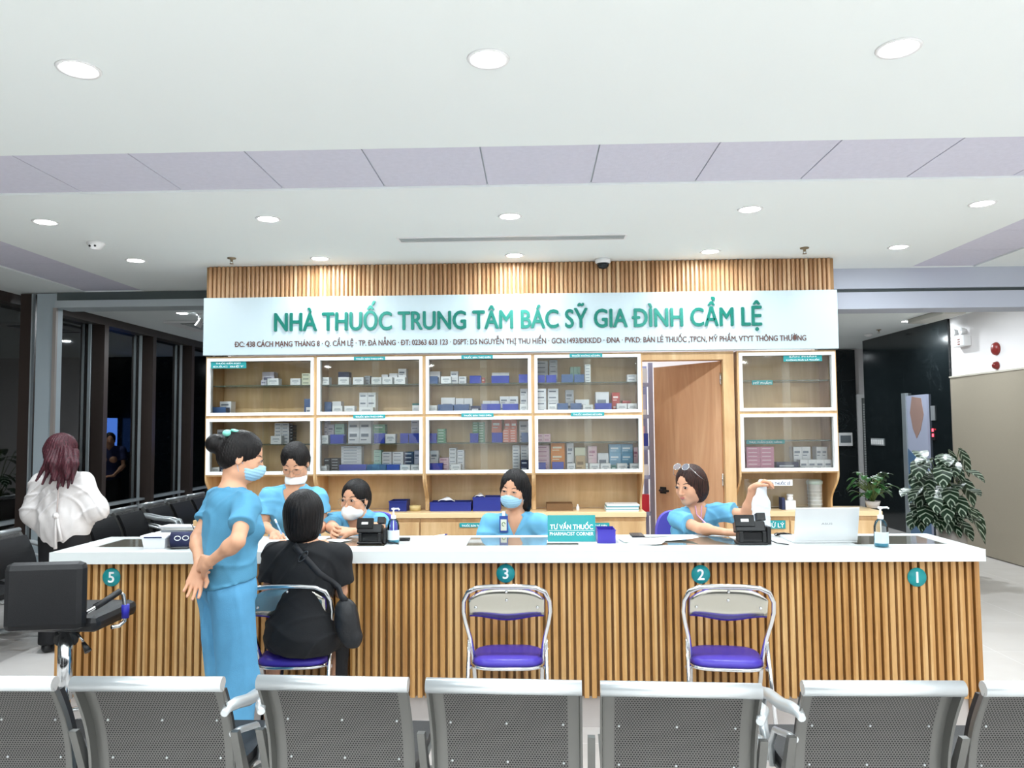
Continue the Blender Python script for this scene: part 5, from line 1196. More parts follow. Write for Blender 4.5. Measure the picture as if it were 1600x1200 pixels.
    def mesh(s, name, mats, parent, region=None):
        v = s.v; v[0], v[-1], v[:, 0], v[:, -1], v[:, :, 0], v[:, :, -1] = (np.maximum(q, .001) for q in (v[0], v[-1], v[:, 0], v[:, -1], v[:, :, 0], v[:, :, -1]))
        S_ = v < 0; n = v.shape
        cnt = np.zeros((n[0]-1, n[1]-1, n[2]-1), np.int8)
        cs = [(a, b, c) for a in (0, 1) for b in (0, 1) for c in (0, 1)]
        for a, b, c in cs: cnt += S_[a:n[0]-1+a, b:n[1]-1+b, c:n[2]-1+c]
        act = (cnt > 0) & (cnt < 8); I, J, K = np.nonzero(act); idx = np.full(cnt.shape, -1, np.int32); idx[I, J, K] = np.arange(len(I))
        acc = np.zeros((len(I), 3)); m = np.zeros(len(I))
        for (a, b, c) in cs:
            for ax in range(3):
                o = [a, b, c]
                if o[ax]: continue
                e = list(o); e[ax] = 1
                v0 = v[I+o[0], J+o[1], K+o[2]]; v1 = v[I+e[0], J+e[1], K+e[2]]; cr = (v0 < 0) != (v1 < 0)
                t = np.where(cr, v0/np.where(cr, v0-v1, 1), 0)
                pt = np.stack([np.full(len(I), float(q)) for q in o], 1); pt[:, ax] += t
                acc += pt*cr[:, None]; m += cr
        pos = (np.stack([I, J, K], 1) + acc/m[:, None])*s.h + s.lo
        quads = []
        for ax in range(3):
            sl0 = [slice(1, -1)]*3; sl0[ax] = slice(0, -1); sl1 = list(sl0); sl1[ax] = slice(1, None)
            A, B = S_[tuple(sl0)], S_[tuple(sl1)]; e = np.nonzero(A != B); e = list(e); inside = A[tuple(e)]
            for q in range(3):
                if q != ax: e[q] = e[q]+1
            p1, p2 = [q for q in range(3) if q != ax]
            def cell(d1, d2):
                w_ = [x.copy() for x in e]; w_[p1] -= d1; w_[p2] -= d2; return idx[w_[0], w_[1], w_[2]]
            q4 = np.stack([cell(1, 1), cell(0, 1), cell(0, 0), cell(1, 0)], 1)
            flip = inside if ax != 1 else ~inside
            q4[~flip] = q4[~flip][:, ::-1]; quads.append(q4)
        F = np.concatenate(quads)
        off = np.array(parent_loc(parent)); me = bpy.data.meshes.new(name)
        me.vertices.add(len(pos)); me.vertices.foreach_set('co', (pos-off).astype(np.float32).ravel())
        me.loops.add(len(F)*4); me.loops.foreach_set('vertex_index', F.astype(np.int32).ravel())
        me.polygons.add(len(F)); me.polygons.foreach_set('loop_start', (np.arange(len(F))*4).astype(np.int32)); me.polygons.foreach_set('use_smooth', np.ones(len(F), bool))
        for q in (mats if isinstance(mats, (list, tuple)) else [mats]): me.materials.append(q)
        if region is not None:
            cen = pos[F].mean(1); me.polygons.foreach_set('material_index', region(cen).astype(np.int32))
        me.update(calc_edges=True); o = bpy.data.objects.new(name, me); C.objects.link(o); o.parent = parent
        return o

M_skin = mat('skin', '#d39f80', .5, var=.05, vs=12, spec=.35, sss=.0)
M_lip = mat('lips', '#b0605c', .4); M_eyew = mat('eye_white', '#b5a8a2', .35); M_iris = mat('iris', '#1d1411', .15); M_browm = mat('brow', '#2c211d', .7)
def hair_mat(name, c0, c1):
    m = mat(name, c0, .5, var=.0, bump=.0, spec=.28)
    nt = m.node_tree; N = nt.nodes.new; L = nt.links.new; b = nt.nodes['Principled BSDF']
    tc = N('ShaderNodeTexCoord'); mp = N('ShaderNodeMapping'); mp.inputs['Scale'].default_value = (1, 1, .06); L(tc.outputs['Object'], mp.inputs[0])
    n = N('ShaderNodeTexNoise'); n.inputs['Scale'].default_value = 160; n.inputs['Detail'].default_value = 3; L(mp.outputs[0], n.inputs[0])
    r = N('ShaderNodeValToRGB'); r.color_ramp.elements[0].color = srgb(c0); r.color_ramp.elements[1].color = srgb(c1); r.color_ramp.elements[0].position = .4; r.color_ramp.elements[1].position = .7
    L(n.outputs[0], r.inputs[0]); L(r.outputs[0], b.inputs['Base Color'])
    bp = N('ShaderNodeBump'); bp.inputs['Strength'].default_value = .5; bp.inputs['Distance'].default_value = .004; L(n.outputs[0], bp.inputs['Height']); L(bp.outputs[0], b.inputs['Normal']); return m
M_hblack = hair_mat('hair_black', '#0b0909', '#1c1716'); M_hbrown = hair_mat('hair_brown', '#1f1412', '#4a2c24'); M_hred = hair_mat('hair_wine', '#2a1218', '#5a2c34')
def cloth(name, col, rough=.8): return mat(name, col, rough, var=.05, vs=14, bump=.25, bs=420)
M_scrub = cloth('scrub_blue', '#6bb2d8'); M_scrub1 = cloth('scrub_blue_deep', '#5293b5'); M_pants1 = cloth('scrub_trousers', '#5a9dc6'); M_blackc = cloth('black_cotton', '#17181b', .85); M_blouse = cloth('white_blouse', '#dfdad8', .75); M_blackt = cloth('black_trousers', '#131316', .8)
M_maskb = mat('mask_blue', '#9cc7de', .7, bump=.1, bs=200); M_maskw = mat('mask_white', '#eceeed', .7, bump=.08, bs=200)

class Head:
    """axes: x to the person's left-hand side negative, y out of the face, z up"""
    def __init__(s, c, fwd, up=(0, 0, 1), k=1.0):
        s.c = V3(c); s.y = nrm(fwd); up = V3(up); s.x = nrm(np.cross(s.y, up)); s.z = np.cross(s.x, s.y); s.k = k; s.R = np.array([s.x, s.y, s.z])
    def p(s, x, y, z): return s.c + (s.x*x + s.y*y + s.z*z)*s.k
    def ell(s, F, x, y, z, rx, ry, rz, k=.012, sub=False, tilt=0): F.ell(s.p(x, y, z), V3(rx, ry, rz)*s.k, s.R, k*s.k, sub)
    def cap(s, F, a, b, ra, rb, k=.01, **kw): F.cap(s.p(*a), s.p(*b), ra*s.k, rb*s.k, k*s.k, **kw)
def skull(F, H, neck):
    H.ell(F, 0, -.012, .03, .073, .092, .084, .0)
    H.ell(F, 0, .03, -.028, .057, .058, .078, .03)
    H.ell(F, 0, .058, -.088, .027, .026, .023, .03)
    for s_ in (-1, 1):
        H.ell(F, s_*.036, .055, -.03, .026, .026, .03, .02); H.ell(F, s_*.043, .01, -.07, .02, .035, .028, .03)
        H.ell(F, s_*.031, .097, .004, .017, .012, .011, .012, sub=True)
        H.ell(F, s_*.03, .08, .004, .013, .011, .009, .008)
        H.ell(F, s_*.074, -.005, -.012, .008, .017, .03, .006); H.ell(F, s_*.081, -.003, -.01, .004, .009, .018, .004, sub=True)
    H.cap(F, (0, .083, .01), (0, .104, -.032), .007, .0105, .012); H.ell(F, -.011, .095, -.036, .007, .008, .006, .006); H.ell(F, .011, .095, -.036, .007, .008, .006, .006)
    H.ell(F, 0, .084, -.06, .023, .012, .012, .012)
    F.cap(H.p(0, -.02, -.06), neck, .048*H.k, .052, .03)
def face(F, H, root, look=(0, 0), lids=.5, mouth=True, brows=True):
    for s_ in (-1, 1):
        q = F.surf(H.p(s_*.031, 0, .004), H.y); e = Head(q, H.y, H.z, H.k)
        m = MB(); 
        def ellm(mb, cx, cy, cz, rx, ry, rz, mi):
            vs = []; n1, n2 = 8, 14
            for i in range(n1+1):
                a = PI*i/n1
                for j in range(n2):
                    b = 2*PI*j/n2; vs.append(e.p(cx+rx*math.sin(a)*math.cos(b), cy+ry*math.sin(a)*math.sin(b), cz+rz*math.cos(a)))
            mb.add(vs, [(i*n2+j, i*n2+(j+1) % n2, (i+1)*n2+(j+1) % n2, (i+1)*n2+j) for i in range(n1) for j in range(n2)], mi, True)
        ellm(m, 0, -.0015, 0, .013, .0042, .0058*lids*1.5, 0); ellm(m, look[0], .0014, look[1], .0075, .0042, .0068*min(1, lids*1.4), 1)
        m.build('eye', [M_eyew, M_iris], root, world=True)
        m = MB(); m.tube([e.p(-.0155, -.001, .001), e.p(-.008, .003, .0075*lids*1.5), e.p(0, .0045, .0095*lids*1.5), e.p(.008, .003, .0075*lids*1.5), e.p(.0155, -.001, .001)], [.0008, .0016, .0018, .0016, .0008], 6)
        m.build('eyelashes', M_iris, root, world=True)
        if brows:
            pts = [F.surf(H.p(s_*x, 0, z), H.y) + H.y*.0005 for x, z in ((.014, .022), (.026, .026), (.038, .0265), (.048, .021))]
            MB().tube(pts, [.0018, .0028, .0025, .0012], 6).build('eyebrow', M_browm, root, world=True)
    if mouth:
        m = MB()
        for z, r in ((-.0565, .0032), (-.0635, .0042)):
            pts = [F.surf(H.p(x, 0, z + abs(x)*.08), H.y) - H.y*.001 for x in (-.02, -.011, 0, .011, .02)]; m.tube(pts, [.0012, r, r, r, .0012], 8)
        m.build('lips', M_lip, root, world=True)
def hand(F, wrist, d, n, thumb, curl=(.35, .5, .4), k=1.0, spread=.06, pinch=False):
    """five fingers; d towards the knuckles, n the way the palm faces, thumb = +1/-1 side"""
    d = nrm(d); n = V3(n); n = nrm(n - d*(n@d)); s_ = np.cross(d, n)*thumb; w = V3(wrist)
    F.cap(w-d*.01, w+d*.03*k, .0215*k, .02*k, .01, flat=(n, .72))
    offs = (.029, .0098, -.0098, -.028); kn = (.078, .083, .079, .072); L_ = (.064, .072, .067, .053)
    for i in range(4):
        K = w + d*kn[i]*k + s_*offs[i]*k; F.cap(w + s_*offs[i]*.5*k + d*.015*k, K, .012*k, .0105*k, .013)
        dr = nrm(d + s_*spread*(1.5-i)); p = K; ang = 0; r = .0088*k*(1, 1, .97, .86)[i]
        for q, fr in enumerate((.45, .31, .24)):
            ang += curl[q]*(1 + .12*(i if not pinch else -i*.0)); dd = dr*math.cos(ang) + n*math.sin(ang); p2 = p + dd*L_[i]*k*fr
            F.cap(p, p2, r*(1-.07*q), r*(.93-.07*q), .0025); p = p2
    b = w + d*.022*k + s_*.02*k; F.cap(b, b + d*.02*k + s_*.016*k + n*.006, .016*k, .0125*k, .012)
    p = b + d*.02*k + s_*.016*k + n*.006; dd = nrm(d*.75 + s_*.5 + n*.4); p2 = p + dd*.032*k; F.cap(p, p2, .0115*k, .0098*k, .004)
    dd = nrm(d*.85 + s_*.05 + n*.5); F.cap(p2, p2+dd*.027*k, .0098*k, .0078*k, .003)
def torso_axes(fwd): f = nrm(V3(fwd[0], fwd[1], 0)); return nrm(np.cross(f, V3(0, 0, 1))), f      # right-hand side, front
def body_field(j, h=.0046, legs=True):
    pts = [V3(v) for k, v in j.items() if isinstance(v, (list, tuple, np.ndarray, Vector)) and k not in ('fwd', 'face', 'up')]
    a = np.array(pts); lo = a.min(0)-.17; hi = a.max(0)+.17; lo[2] = max(lo[2], -.01); return Field(lo, hi, h)
def torso(F, j, g=0.0, bust=.02, wide=1.0, arms=True):
    """pelvis, waist, chest, shoulders; g = extra thickness for clothes"""
    rx, f = torso_axes(j['fwd']); up = nrm(V3(j['neck'])-V3(j['pelvis'])); fz = nrm(f - up*(f@up)); R = np.array([np.cross(fz, up), fz, up])
    pv, nk = V3(j['pelvis']), V3(j['neck']); ch = nk + (pv-nk)*.36; wa = nk + (pv-nk)*.68
    F.ell(pv + up*.02, V3(.155*wide, .108, .115)+g, R, .0); F.ell(wa, V3(.12*wide, .088, .13)+g, R, .06); F.ell(ch, V3(.142*wide, .095, .155)+g, R, .06)
    if bust:
        for s_ in (-1, 1): F.ell(ch + R[0]*s_*.062 + fz*.07 - up*.015, V3(.058, .035+bust, .055)+g, R, .04)
    for sh in (j['shR'], j['shL']): F.cap(nk - up*.035, V3(sh), .05+g, .043+g, .05)
    F.cap(nk - up*.07, nk - up*.0, .07+g*.5, .05+g*.3, .03)
    return R, up, fz
def arms(F, j, g=0.0):
    for s_ in 'RL':
        F.cap(j['sh'+s_], j['el'+s_], .04+g, .0305+g, .02); F.cap(j['el'+s_], j['wr'+s_], .031+g, .0205+g, .012)
        m = V3(j['el'+s_])*.75 + V3(j['wr'+s_])*.25; F.ell(m, V3(.032, .032, .032)+g, None, .03)
def legs(F, j, g=0.0, taper=0.0):
    for s_ in 'RL':
        F.cap(j['hip'+s_], j['kn'+s_], .085+g, .055+g+taper, .04); F.cap(j['kn'+s_], j['an'+s_], .052+g+taper, .038+g+taper*1.3, .02)
def sleeve(F, j, s_, frac, r0, r1):
    a, b = V3(j['sh'+s_]), V3(j['el'+s_]); F.cap(a, a+(b-a)*frac, r0, r1, .03, cut=True)
def vneck(F, j, R, up, fz, depth=.11, wid=.075, round_=False):
    nk = V3(j['neck']); F.cap(nk-up*.02, nk+up*.12, .058, .062, .004, sub=True)
    vb = nk - up*depth + fz*.05; al = math.atan2(wid, depth+.03); ca, sa = math.cos(al), math.sin(al)
    def fn(X, Y, Z):
        x, y, z = X-vb[0], Y-vb[1], Z-vb[2]; u = x*R[0][0]+y*R[0][1]+z*R[0][2]; q = x*fz[0]+y*fz[1]+z*fz[2]; w_ = x*up[0]+y*up[1]+z*up[2]
        return np.maximum(np.maximum(np.abs(u)*ca - w_*sa, -q), w_-.25)
    F.put(fn, vb-.2, vb+.2, .004, sub=True)
def surgical_mask(F0, H, root, m_, low=0.0, white=False, drop=0.0):
    F = Field(H.c-.14, H.c+.14, .0036)
    if not white:
        H.ell(F, 0, .042, -.052-low, .0645, .072, .055, .0); H.ell(F, 0, .075, -.035-low, .03, .045, .035, .03)
    else:
        H.ell(F, 0, .03, -.06-low, .066, .082, .05, .0); H.ell(F, 0, .085, -.055-low, .018, .035, .04, .045)
    X, Y, Z = F.every(); x, y, z = X-H.c[0], Y-H.c[1], Z-H.c[2]
    lz = (x*H.z[0]+y*H.z[1]+z*H.z[2])/H.k; ly = (x*H.y[0]+y*H.y[1]+z*H.y[2])/H.k; lx = (x*H.x[0]+y*H.x[1]+z*H.x[2])/H.k
    F.v = np.maximum(F.v, (lz + .012 + low + np.abs(lx)*(.35 if not white else .15))*H.k); F.v = np.maximum(F.v, -(lz + .115 + low)*H.k); F.v = np.maximum(F.v, (.012-ly - np.maximum(0, -lz-.06)*.0)*H.k)
    if not white:
        F.v += (.0011*np.sin(lz*420)).astype(np.float32)
    else: F.v += (.0012*np.sin(np.abs(lx)*160+lz*40)).astype(np.float32)
    F.v = F.v.astype(np.float32); o = F.mesh('face_mask', m_, root)
    for s_ in (-1, 1):
        for z0 in (-.03-low, -.085-low):
            MB().tube([H.p(s_*.06, .02, z0), H.p(s_*.07, .0, z0*.6), H.p(s_*.078, -.018, -.02)], .0013, 5).build('ear_loop', m_, root, world=True)
def glasses(F, H, root, m_, r=.0235, y=.014, tilt=0.0, zoff=-.003, lens=None):
    pr = []
    for s_ in (-1, 1):
        q = F.surf(H.p(s_*.032, 0, zoff), H.y) + H.y*y*H.k; e = Head(q, H.y, H.z, H.k)
        MB().tube([e.p(r*1.08*math.cos(a), 0, r*.9*math.sin(a)) for a in [2*PI*k/20 for k in range(20)]], .0013, 6, closed=True).build('glasses_rim', m_, root, world=True)
        if lens: MB().add([e.p(r*1.05*math.cos(a), 0, r*.88*math.sin(a)) for a in [2*PI*k/20 for k in range(20)]], [tuple(range(20))]).build('glasses_lens', lens, root, world=True)
        pr.append(e.p(-s_*r*1.05, .002, .003)); MB().tube([e.p(s_*r*1.08, 0, .004), H.p(s_*.078, .03, .004+zoff), H.p(s_*.08, -.012, .0+zoff)], .0012, 6).build('glasses_temple', m_, root, world=True)
    MB().tube([pr[0], (pr[0]+pr[1])/2 + H.z*.002, pr[1]], .0012, 6).build('glasses_bridge', m_, root, world=True)
def hair_base(H, size=.24, h=.0042, down=.0, face_cut=(.066, .078, .098), fc=(0, .108, -.028), vol=1.0):
    lo = H.c - size; hi = H.c + size; lo[2] -= down; F = Field(lo, hi, h)
    H.ell(F, 0, -.016, .03, .083*vol, .101*vol, .092*vol, .0)
    return F
def hair_cut(F, H, face_cut=(.066, .078, .098), fc=(0, .108, -.028), part=0.0):
    H.ell(F, *fc, *face_cut, .006, sub=True); H.ell(F, part, .104, .052, .036, .034, .04, .018, sub=True); H.ell(F, part, .05, .128, .003, .07, .012, .004, sub=True)
def strands(F, H, amp=.0022, n=46):
    X, Y, Z = F.every(); x, y, z = X-H.c[0], Y-H.c[1], Z-H.c[2]
    lx = x*H.x[0]+y*H.x[1]+z*H.x[2]; ly = x*H.y[0]+y*H.y[1]+z*H.y[2]; lz = x*H.z[0]+y*H.z[1]+z*H.z[2]
    th = np.arctan2(ly+.02, np.abs(lx)+.012); F.v += (amp*(np.sin(th*n+6*np.sin(lz*9))*.6+.4*np.sin(th*n*2.3+lz*30))).astype(np.float32)
def shoes(root, j, m_):
    rx, f = torso_axes(j.get('toes', j['fwd']))
    for s_ in 'RL':
        a = V3(j['an'+s_]); F = Field(a+V3(-.16, -.16, -a[2]), a+V3(.16, .16, .05), .006); c = V3(a[0], a[1], .0)
        F.cap(c-f*.03+V3(0, 0, .035), c+f*.13+V3(0, 0, .028), .036, .03, .02); F.cap(a, c+V3(0, 0, .045)-f*.02, .03, .035, .02)
        X, Y, Z = F.every(); F.v = np.maximum(F.v, .003-Z+0*X+0*Y).astype(np.float32); F.mesh('shoe', m_, root)
def PV(px, py, Y): return V3(*P(px, py, Y=Y))
# ---------------------------------------------------------------- the standing nurse, hands behind her back
def shoulders(j, hw=.165, drop=.05, fwd=0.0):
    rx, f = torso_axes(j['fwd']); nk = V3(j['neck']); j['shR'] = nk + rx*hw - V3(0, 0, drop) + f*fwd; j['shL'] = nk - rx*hw - V3(0, 0, drop) + f*fwd
def hips(j, hw=.085):
    rx, f = torso_axes(j['fwd']); pv = V3(j['pelvis']); j['hipR'] = pv + rx*hw - V3(0, 0, .05); j['hipL'] = pv - rx*hw - V3(0, 0, .05)
def nurse_standing():
    j = dict(fwd=(.72, .69), neck=PV(362, 772, 3.5), pelvis=PV(352, 905, 3.5)); j['neck'][2] += .005
    shoulders(j, .165, .045); hips(j)
    j.update(elR=PV(371, 846, 3.2), wrR=PV(328, 878, 3.26), elL=PV(309, 840, 3.5), wrL=PV(311, 884, 3.34), head=PV(379, 713, 3.52))
    for s_, ax, fy in (('R', 360, 3.44), ('L', 348, 3.58)):
        j['an'+s_] = V3(PV(ax, 1100, fy)[0], fy, .075); j['kn'+s_] = (j['hip'+s_] + j['an'+s_])/2 + V3(.02, .03, .02)
    root = thing('person', 'woman in blue scrubs with hair bun, standing before the counter, hands clasped behind her back', 'person', (j['pelvis'][0], 3.5, 0))
    H = Head(j['head'], (.93, .28, -.32), k=.97); F = body_field(j); skull(F, H, j['neck']); torso(F, j); arms(F, j); legs(F, j, -.01)
    hand(F, j['wrL'], PV(301, 925, 3.3)-j['wrL'], (.2, -1, .1), -1, (.15, .3, .3)); hand(F, j['wrR'], PV(312, 880, 3.31)-j['wrR'], (-.1, 1, -.35), 1, (.8, .8, .5))
    F.mesh('body', M_skin, root); face(F, H, root, lids=.6, mouth=False); surgical_mask(F, H, root, M_maskb)
    G = Field(F.lo, F.lo + (V3(F.v.shape)-1)*F.h, .006); R, up, fz = torso(G, j, .016, .016)
    for s_ in 'RL': sleeve(G, j, s_, .6, .052, .058)
    pv = j['pelvis']; G.cap(pv+V3(0, 0, .08), pv-V3(0, 0, .06), .135, .15, .06, flat=(fz, .78))
    G.folds(.0065, 26, 1.0, (1, .2, .5)); vneck(G, j, R, up, fz, .09, .07)
    zh = PV(360, 911, 3.45)[2]; X, Y, Z = G.every(); G.v = np.maximum(G.v, zh + .02*np.sin(X*14) - Z + 0*Y).astype(np.float32); G.mesh('scrub_top', M_scrub1, root)
    T = Field(V3(pv[0]-.3, pv[1]-.3, .03), V3(pv[0]+.3, pv[1]+.3, pv[2]+.1), .0065); T.ell(pv+V3(0, 0, .0), (.148, .12, .13), R, 0); legs(T, j, .012, .022); T.folds(.0065, 30, 2, (1, .5, .12), vz=.22); X, Y, Z = T.every(); T.v = np.maximum(T.v, .06-Z+0*X+0*Y).astype(np.float32); T.mesh('scrub_trousers', M_pants1, root)
    shoes(root, j, mat('white_shoe', '#d8d8d6', .5))
    K = hair_base(H); H.ell(K, 0, -.045, -.015, .074, .07, .07, .03); hair_cut(K, H, (.072, .085, .098), (0, .115, -.028)); H.ell(K, 0, .02, -.07, .1, .05, .055, .02, sub=True); strands(K, H, .002); H.ell(K, 0, -.135, .02, .052, .046, .046, .012); K.mesh('hair', M_hblack, root)
    B = Field(H.p(0, -.1, .09)-.07, H.p(0, -.1, .09)+.07, .004)
    for s_ in (-1, 1): H.ell(B, s_*.03, -.1, .083, .028, .02, .017, .004)
    H.ell(B, 0, -.085, .09, .01, .012, .012, .004); H.ell(B, .012, -.065, .104, .024, .026, .009, .004); B.mesh('hair_ribbon', mat('ribbon_green', '#7fd0bf', .4), root)
    return root
# ---------------------------------------------------------------- the seated customer in black
def customer():
    j = dict(fwd=(0.05, 1), neck=PV(478, 852, 3.88), pelvis=V3(PV(468, 990, 3.82)[0], 3.855, .585)); shoulders(j, .17, .05, .02); hips(j, .09)
    j.update(elR=PV(533, 925, 3.92), wrR=PV(505, 880, 4.18), elL=PV(420, 922, 3.92), wrL=PV(440, 882, 4.18), head=PV(476, 803, 3.9))
    j['hipR'] += V3(.02, .02, .02); j['hipL'] += V3(-.02, .02, .02)
    j['knR'] = V3(PV(528, 1000, 4.0)[0], 4.01, .53); j['knL'] = V3(PV(430, 1000, 4.0)[0], 4.01, .53); j['anR'] = V3(j['knR'][0]+.0, 3.98, .09); j['anL'] = V3(j['knL'][0]-.02, 3.98, .09)
    for q in ('wrR', 'wrL'): j[q][2] = max(j[q][2], TZ+.03)
    root = thing('person', 'woman in black with a black bob, seated on a folding chair, back turned', 'person', (j['pelvis'][0], 3.85, 0))
    H = Head(j['head'], (-.05, .97, -.12), k=1.0); F = body_field(j); skull(F, H, j['neck']); torso(F, j); arms(F, j); legs(F, j, -.008)
    hand(F, j['wrR'], (-.6, .8, -.02), (0, 0, -1), -1, (.2, .3, .3)); hand(F, j['wrL'], (.6, .8, -.02), (0, 0, -1), 1, (.2, .3, .3))
    F.mesh('body', M_skin, root); face(F, H, root)
    G = Field(F.lo, F.lo + (V3(F.v.shape)-1)*F.h, .006); R, up, fz = torso(G, j, .015, .0, 1.04)
    for s_ in 'RL': sleeve(G, j, s_, .74, .06, .07)
    pv = j['pelvis']; G.ell(pv-V3(0, -.01, .01), (.172, .115, .11), R, .06); G.folds(.0065, 24, 3, (.6, .2, 1)); vneck(G, j, R, up, fz, .05, .07)
    X, Y, Z = G.every(); G.v = np.maximum(G.v, .483 - Z + 0*X + 0*Y).astype(np.float32); G.mesh('black_shirt', M_blackc, root)
    T = Field(V3(pv[0]-.35, pv[1]-.3, .05), V3(pv[0]+.35, pv[1]+.42, .75), .007); T.ell(pv-V3(0, 0, .02), (.165, .115, .085), R, 0); legs(T, j, -.005, .01); X, Y, Z = T.every()
    T.v = np.where((Y + 0*X + 0*Z < 3.99) & (np.abs(X-CH[0].x) + 0*Y + 0*Z < .19), np.maximum(T.v, .482-Z+0*X+0*Y), T.v).astype(np.float32); T.folds(.003, 22); T.mesh('black_trousers', M_blackt, root); shoes(root, j, M_black)
    K = hair_base(H); H.ell(K, 0, -.022, -.035, .097, .096, .125, .03); H.ell(K, 0, -.035, .02, .092, .098, .095, .03); hair_cut(K, H, (.062, .08, .11), (0, .118, -.04)); H.ell(K, 0, .01, -.2, .13, .13, .055, .02, sub=True); strands(K, H, .0018, 40); K.mesh('hair', M_hblack, root)
    # cross-body strap and its ring
    a, b = PV(455, 853, 3.76), PV(543, 938, 3.8); pts = []
    for u in [k/10 for k in range(11)]:
        q = a + (b-a)*u; q[1] = 3.6; d = V3(0, 1, 0)
        t_ = 0
        while t_ < .5 and G.at(q + d*t_) > .002: t_ += .003
        pts.append(q + d*(t_-.003) if t_ < .5 else V3(q[0], 3.78, q[2]))
    st = thing('shoulder_bag', 'black shoulder bag hanging at the right side of the seated woman in black', 'bag', (PV(541, 965, 3.8)[0], 3.8, PV(541, 1000, 3.72)[2]))
    vs = []
    for i, q in enumerate(pts):
        for o_ in (-.015, .015): vs.append(q + V3(o_*.7, -.002, o_*.75))
    MB().add([tuple(v) for v in vs], [(2*i, 2*i+1, 2*i+3, 2*i+2) for i in range(len(pts)-1)], 0, True).build('strap', mat('strap_black', '#242529', .6), st, world=True, solid=.003)
    q = pts[2]; MB().tube([V3(q[0]+.03*math.cos(a_)*.8, q[1]-.008, q[2]+.016*math.sin(a_)+.02*math.cos(a_)) for a_ in [2*PI*k/14 for k in range(14)]], .003, 6, closed=True).build('strap_ring', mat('ring_dark', '#55585c', .3, metal=.8), st, world=True)
    c = PV(541, 968, 3.8); B = Field(c-.16, c+.16, .006); B.ell(c, (.055, .055, .095), None, 0); B.cap(c+V3(-.01, 0, .05), c+V3(.03, 0, -.085), .045, .055, .03, flat=((0, 1, 0), .7)); B.folds(.004, 30); B.mesh('bag_body', mat('bag_black', '#1c1d20', .5, bump=.2, bs=60), st)
    return root
# ---------------------------------------------------------------- staff behind the counter
def staff_top(F, j, root, m_, frac=.68, r0=.058, r1=.07, v=(.12, .075), g=.016, ph=0.0, wide=1.0, lanyard=None):
    G = Field(F.lo, F.lo + (V3(F.v.shape)-1)*F.h, .0058); R, up, fz = torso(G, j, g, .014, wide)
    for s_ in 'RL': sleeve(G, j, s_, frac, r0, r1)
    pv = j['pelvis']; G.cap(pv+up*.12, pv-V3(0, 0, .03), .13, .15, .06, flat=(fz, .75)); G.folds(.0062, 26, ph, (1, .2, .7)); vneck(G, j, R, up, fz, *v)
    X, Y, Z = G.every(); G.v = np.maximum(G.v, pv[2]-.06-Z+0*X+0*Y).astype(np.float32); G.mesh('scrub_top', m_, root); return G, R, up, fz
def lower(j, root, m_, seated):
    pv = j['pelvis']; rx, f = torso_axes(j['fwd']); hips(j)
    T = Field(V3(pv[0]-.35, pv[1]-.55, .05), V3(pv[0]+.35, pv[1]+.35, pv[2]+.12), .009); T.ell(pv, (.155, .12, .12), None, 0)
    for s_, q in (('R', 1), ('L', -1)):
        if seated: j['kn'+s_] = j['hip'+s_] + f*.2 + rx*q*.07 + V3(0, 0, .0); j['an'+s_] = V3(*(j['kn'+s_]-f*.05)[:2], .09)
        else: j['kn'+s_] = (j['hip'+s_]*.5) + V3(*j['hip'+s_][:2], .08)*.5 + f*.02; j['an'+s_] = V3(*j['hip'+s_][:2], .08)
    legs(T, j, .01, .015); X, Y, Z = T.every(); T.v = np.maximum(T.v, .06-Z+0*X+0*Y).astype(np.float32); T.mesh('scrub_trousers', m_, root); shoes(root, j, mat('white_shoe', '#d8d8d6', .5))
def nurse_writing():
    Yb = 4.98; j = dict(fwd=(0, -1), neck=PV(461, 765, Yb-.04), pelvis=PV(461, 870, Yb+.1)); j['pelvis'][2] = .86; shoulders(j, .16, .045)
    j.update(elR=PV(411, 822, 4.86), wrR=PV(429, 833, 4.62), elL=PV(506, 820, 4.9), wrL=PV(484, 838, 4.6), head=PV(461, 722, Yb-.08)); j['shR'][1] -= .04; j['shL'][1] -= .04
    root = thing('person', 'woman in blue scrubs standing behind the counter, writing, white mask below her nose', 'person', (j['pelvis'][0], j['pelvis'][1], 0))
    H = Head(j['head'], (.03, -.84, -.5), k=1.05); F = body_field(j); lower(j, root, M_pants1, False); skull(F, H, j['neck']); torso(F, j); arms(F, j); legs(F, j, -.02)
    hand(F, j['wrR'], (.55, -.75, -.18), (.4, .1, -1), -1, (.55, .7, .4)); hand(F, j['wrL'], (-.5, -.8, -.1), (0, 0, -1), 1, (.15, .3, .2))
    F.mesh('body', M_skin, root); face(F, H, root, lids=.3); glasses(F, H, root, mat('glasses_gold', '#b09a86', .3, metal=.8), zoff=-.006)
    surgical_mask(F, H, root, M_maskw, low=.036, white=True)
    staff_top(F, j, root, M_scrub, .62, .055, .066, (.12, .065), ph=2)
    K = hair_base(H); H.ell(K, 0, -.05, -.02, .078, .065, .08, .03); hair_cut(K, H, (.064, .075, .092), (0, .11, -.034)); H.ell(K, 0, .03, -.08, .1, .05, .06, .02, sub=True); H.ell(K, 0, -.115, -.03, .035, .035, .035, .01); strands(K, H); K.mesh('hair', M_hblack, root)
    t = thing('pen', 'blue and white pen in the hand of the nurse who is writing', 'pen', tuple(j['wrR'] + V3(.02, -.06, -.03)))
    a, b = PV(440, 834, 4.52), PV(430, 812, 4.6); MB().tube([a, a+(b-a)*.75], .0048, 8).build('barrel', mat('pen_blue2', '#7fa6dd', .3), t, world=True); MB().tube([a+(b-a)*.75, b], .0055, 8).build('cap', M_txtw, t, world=True)
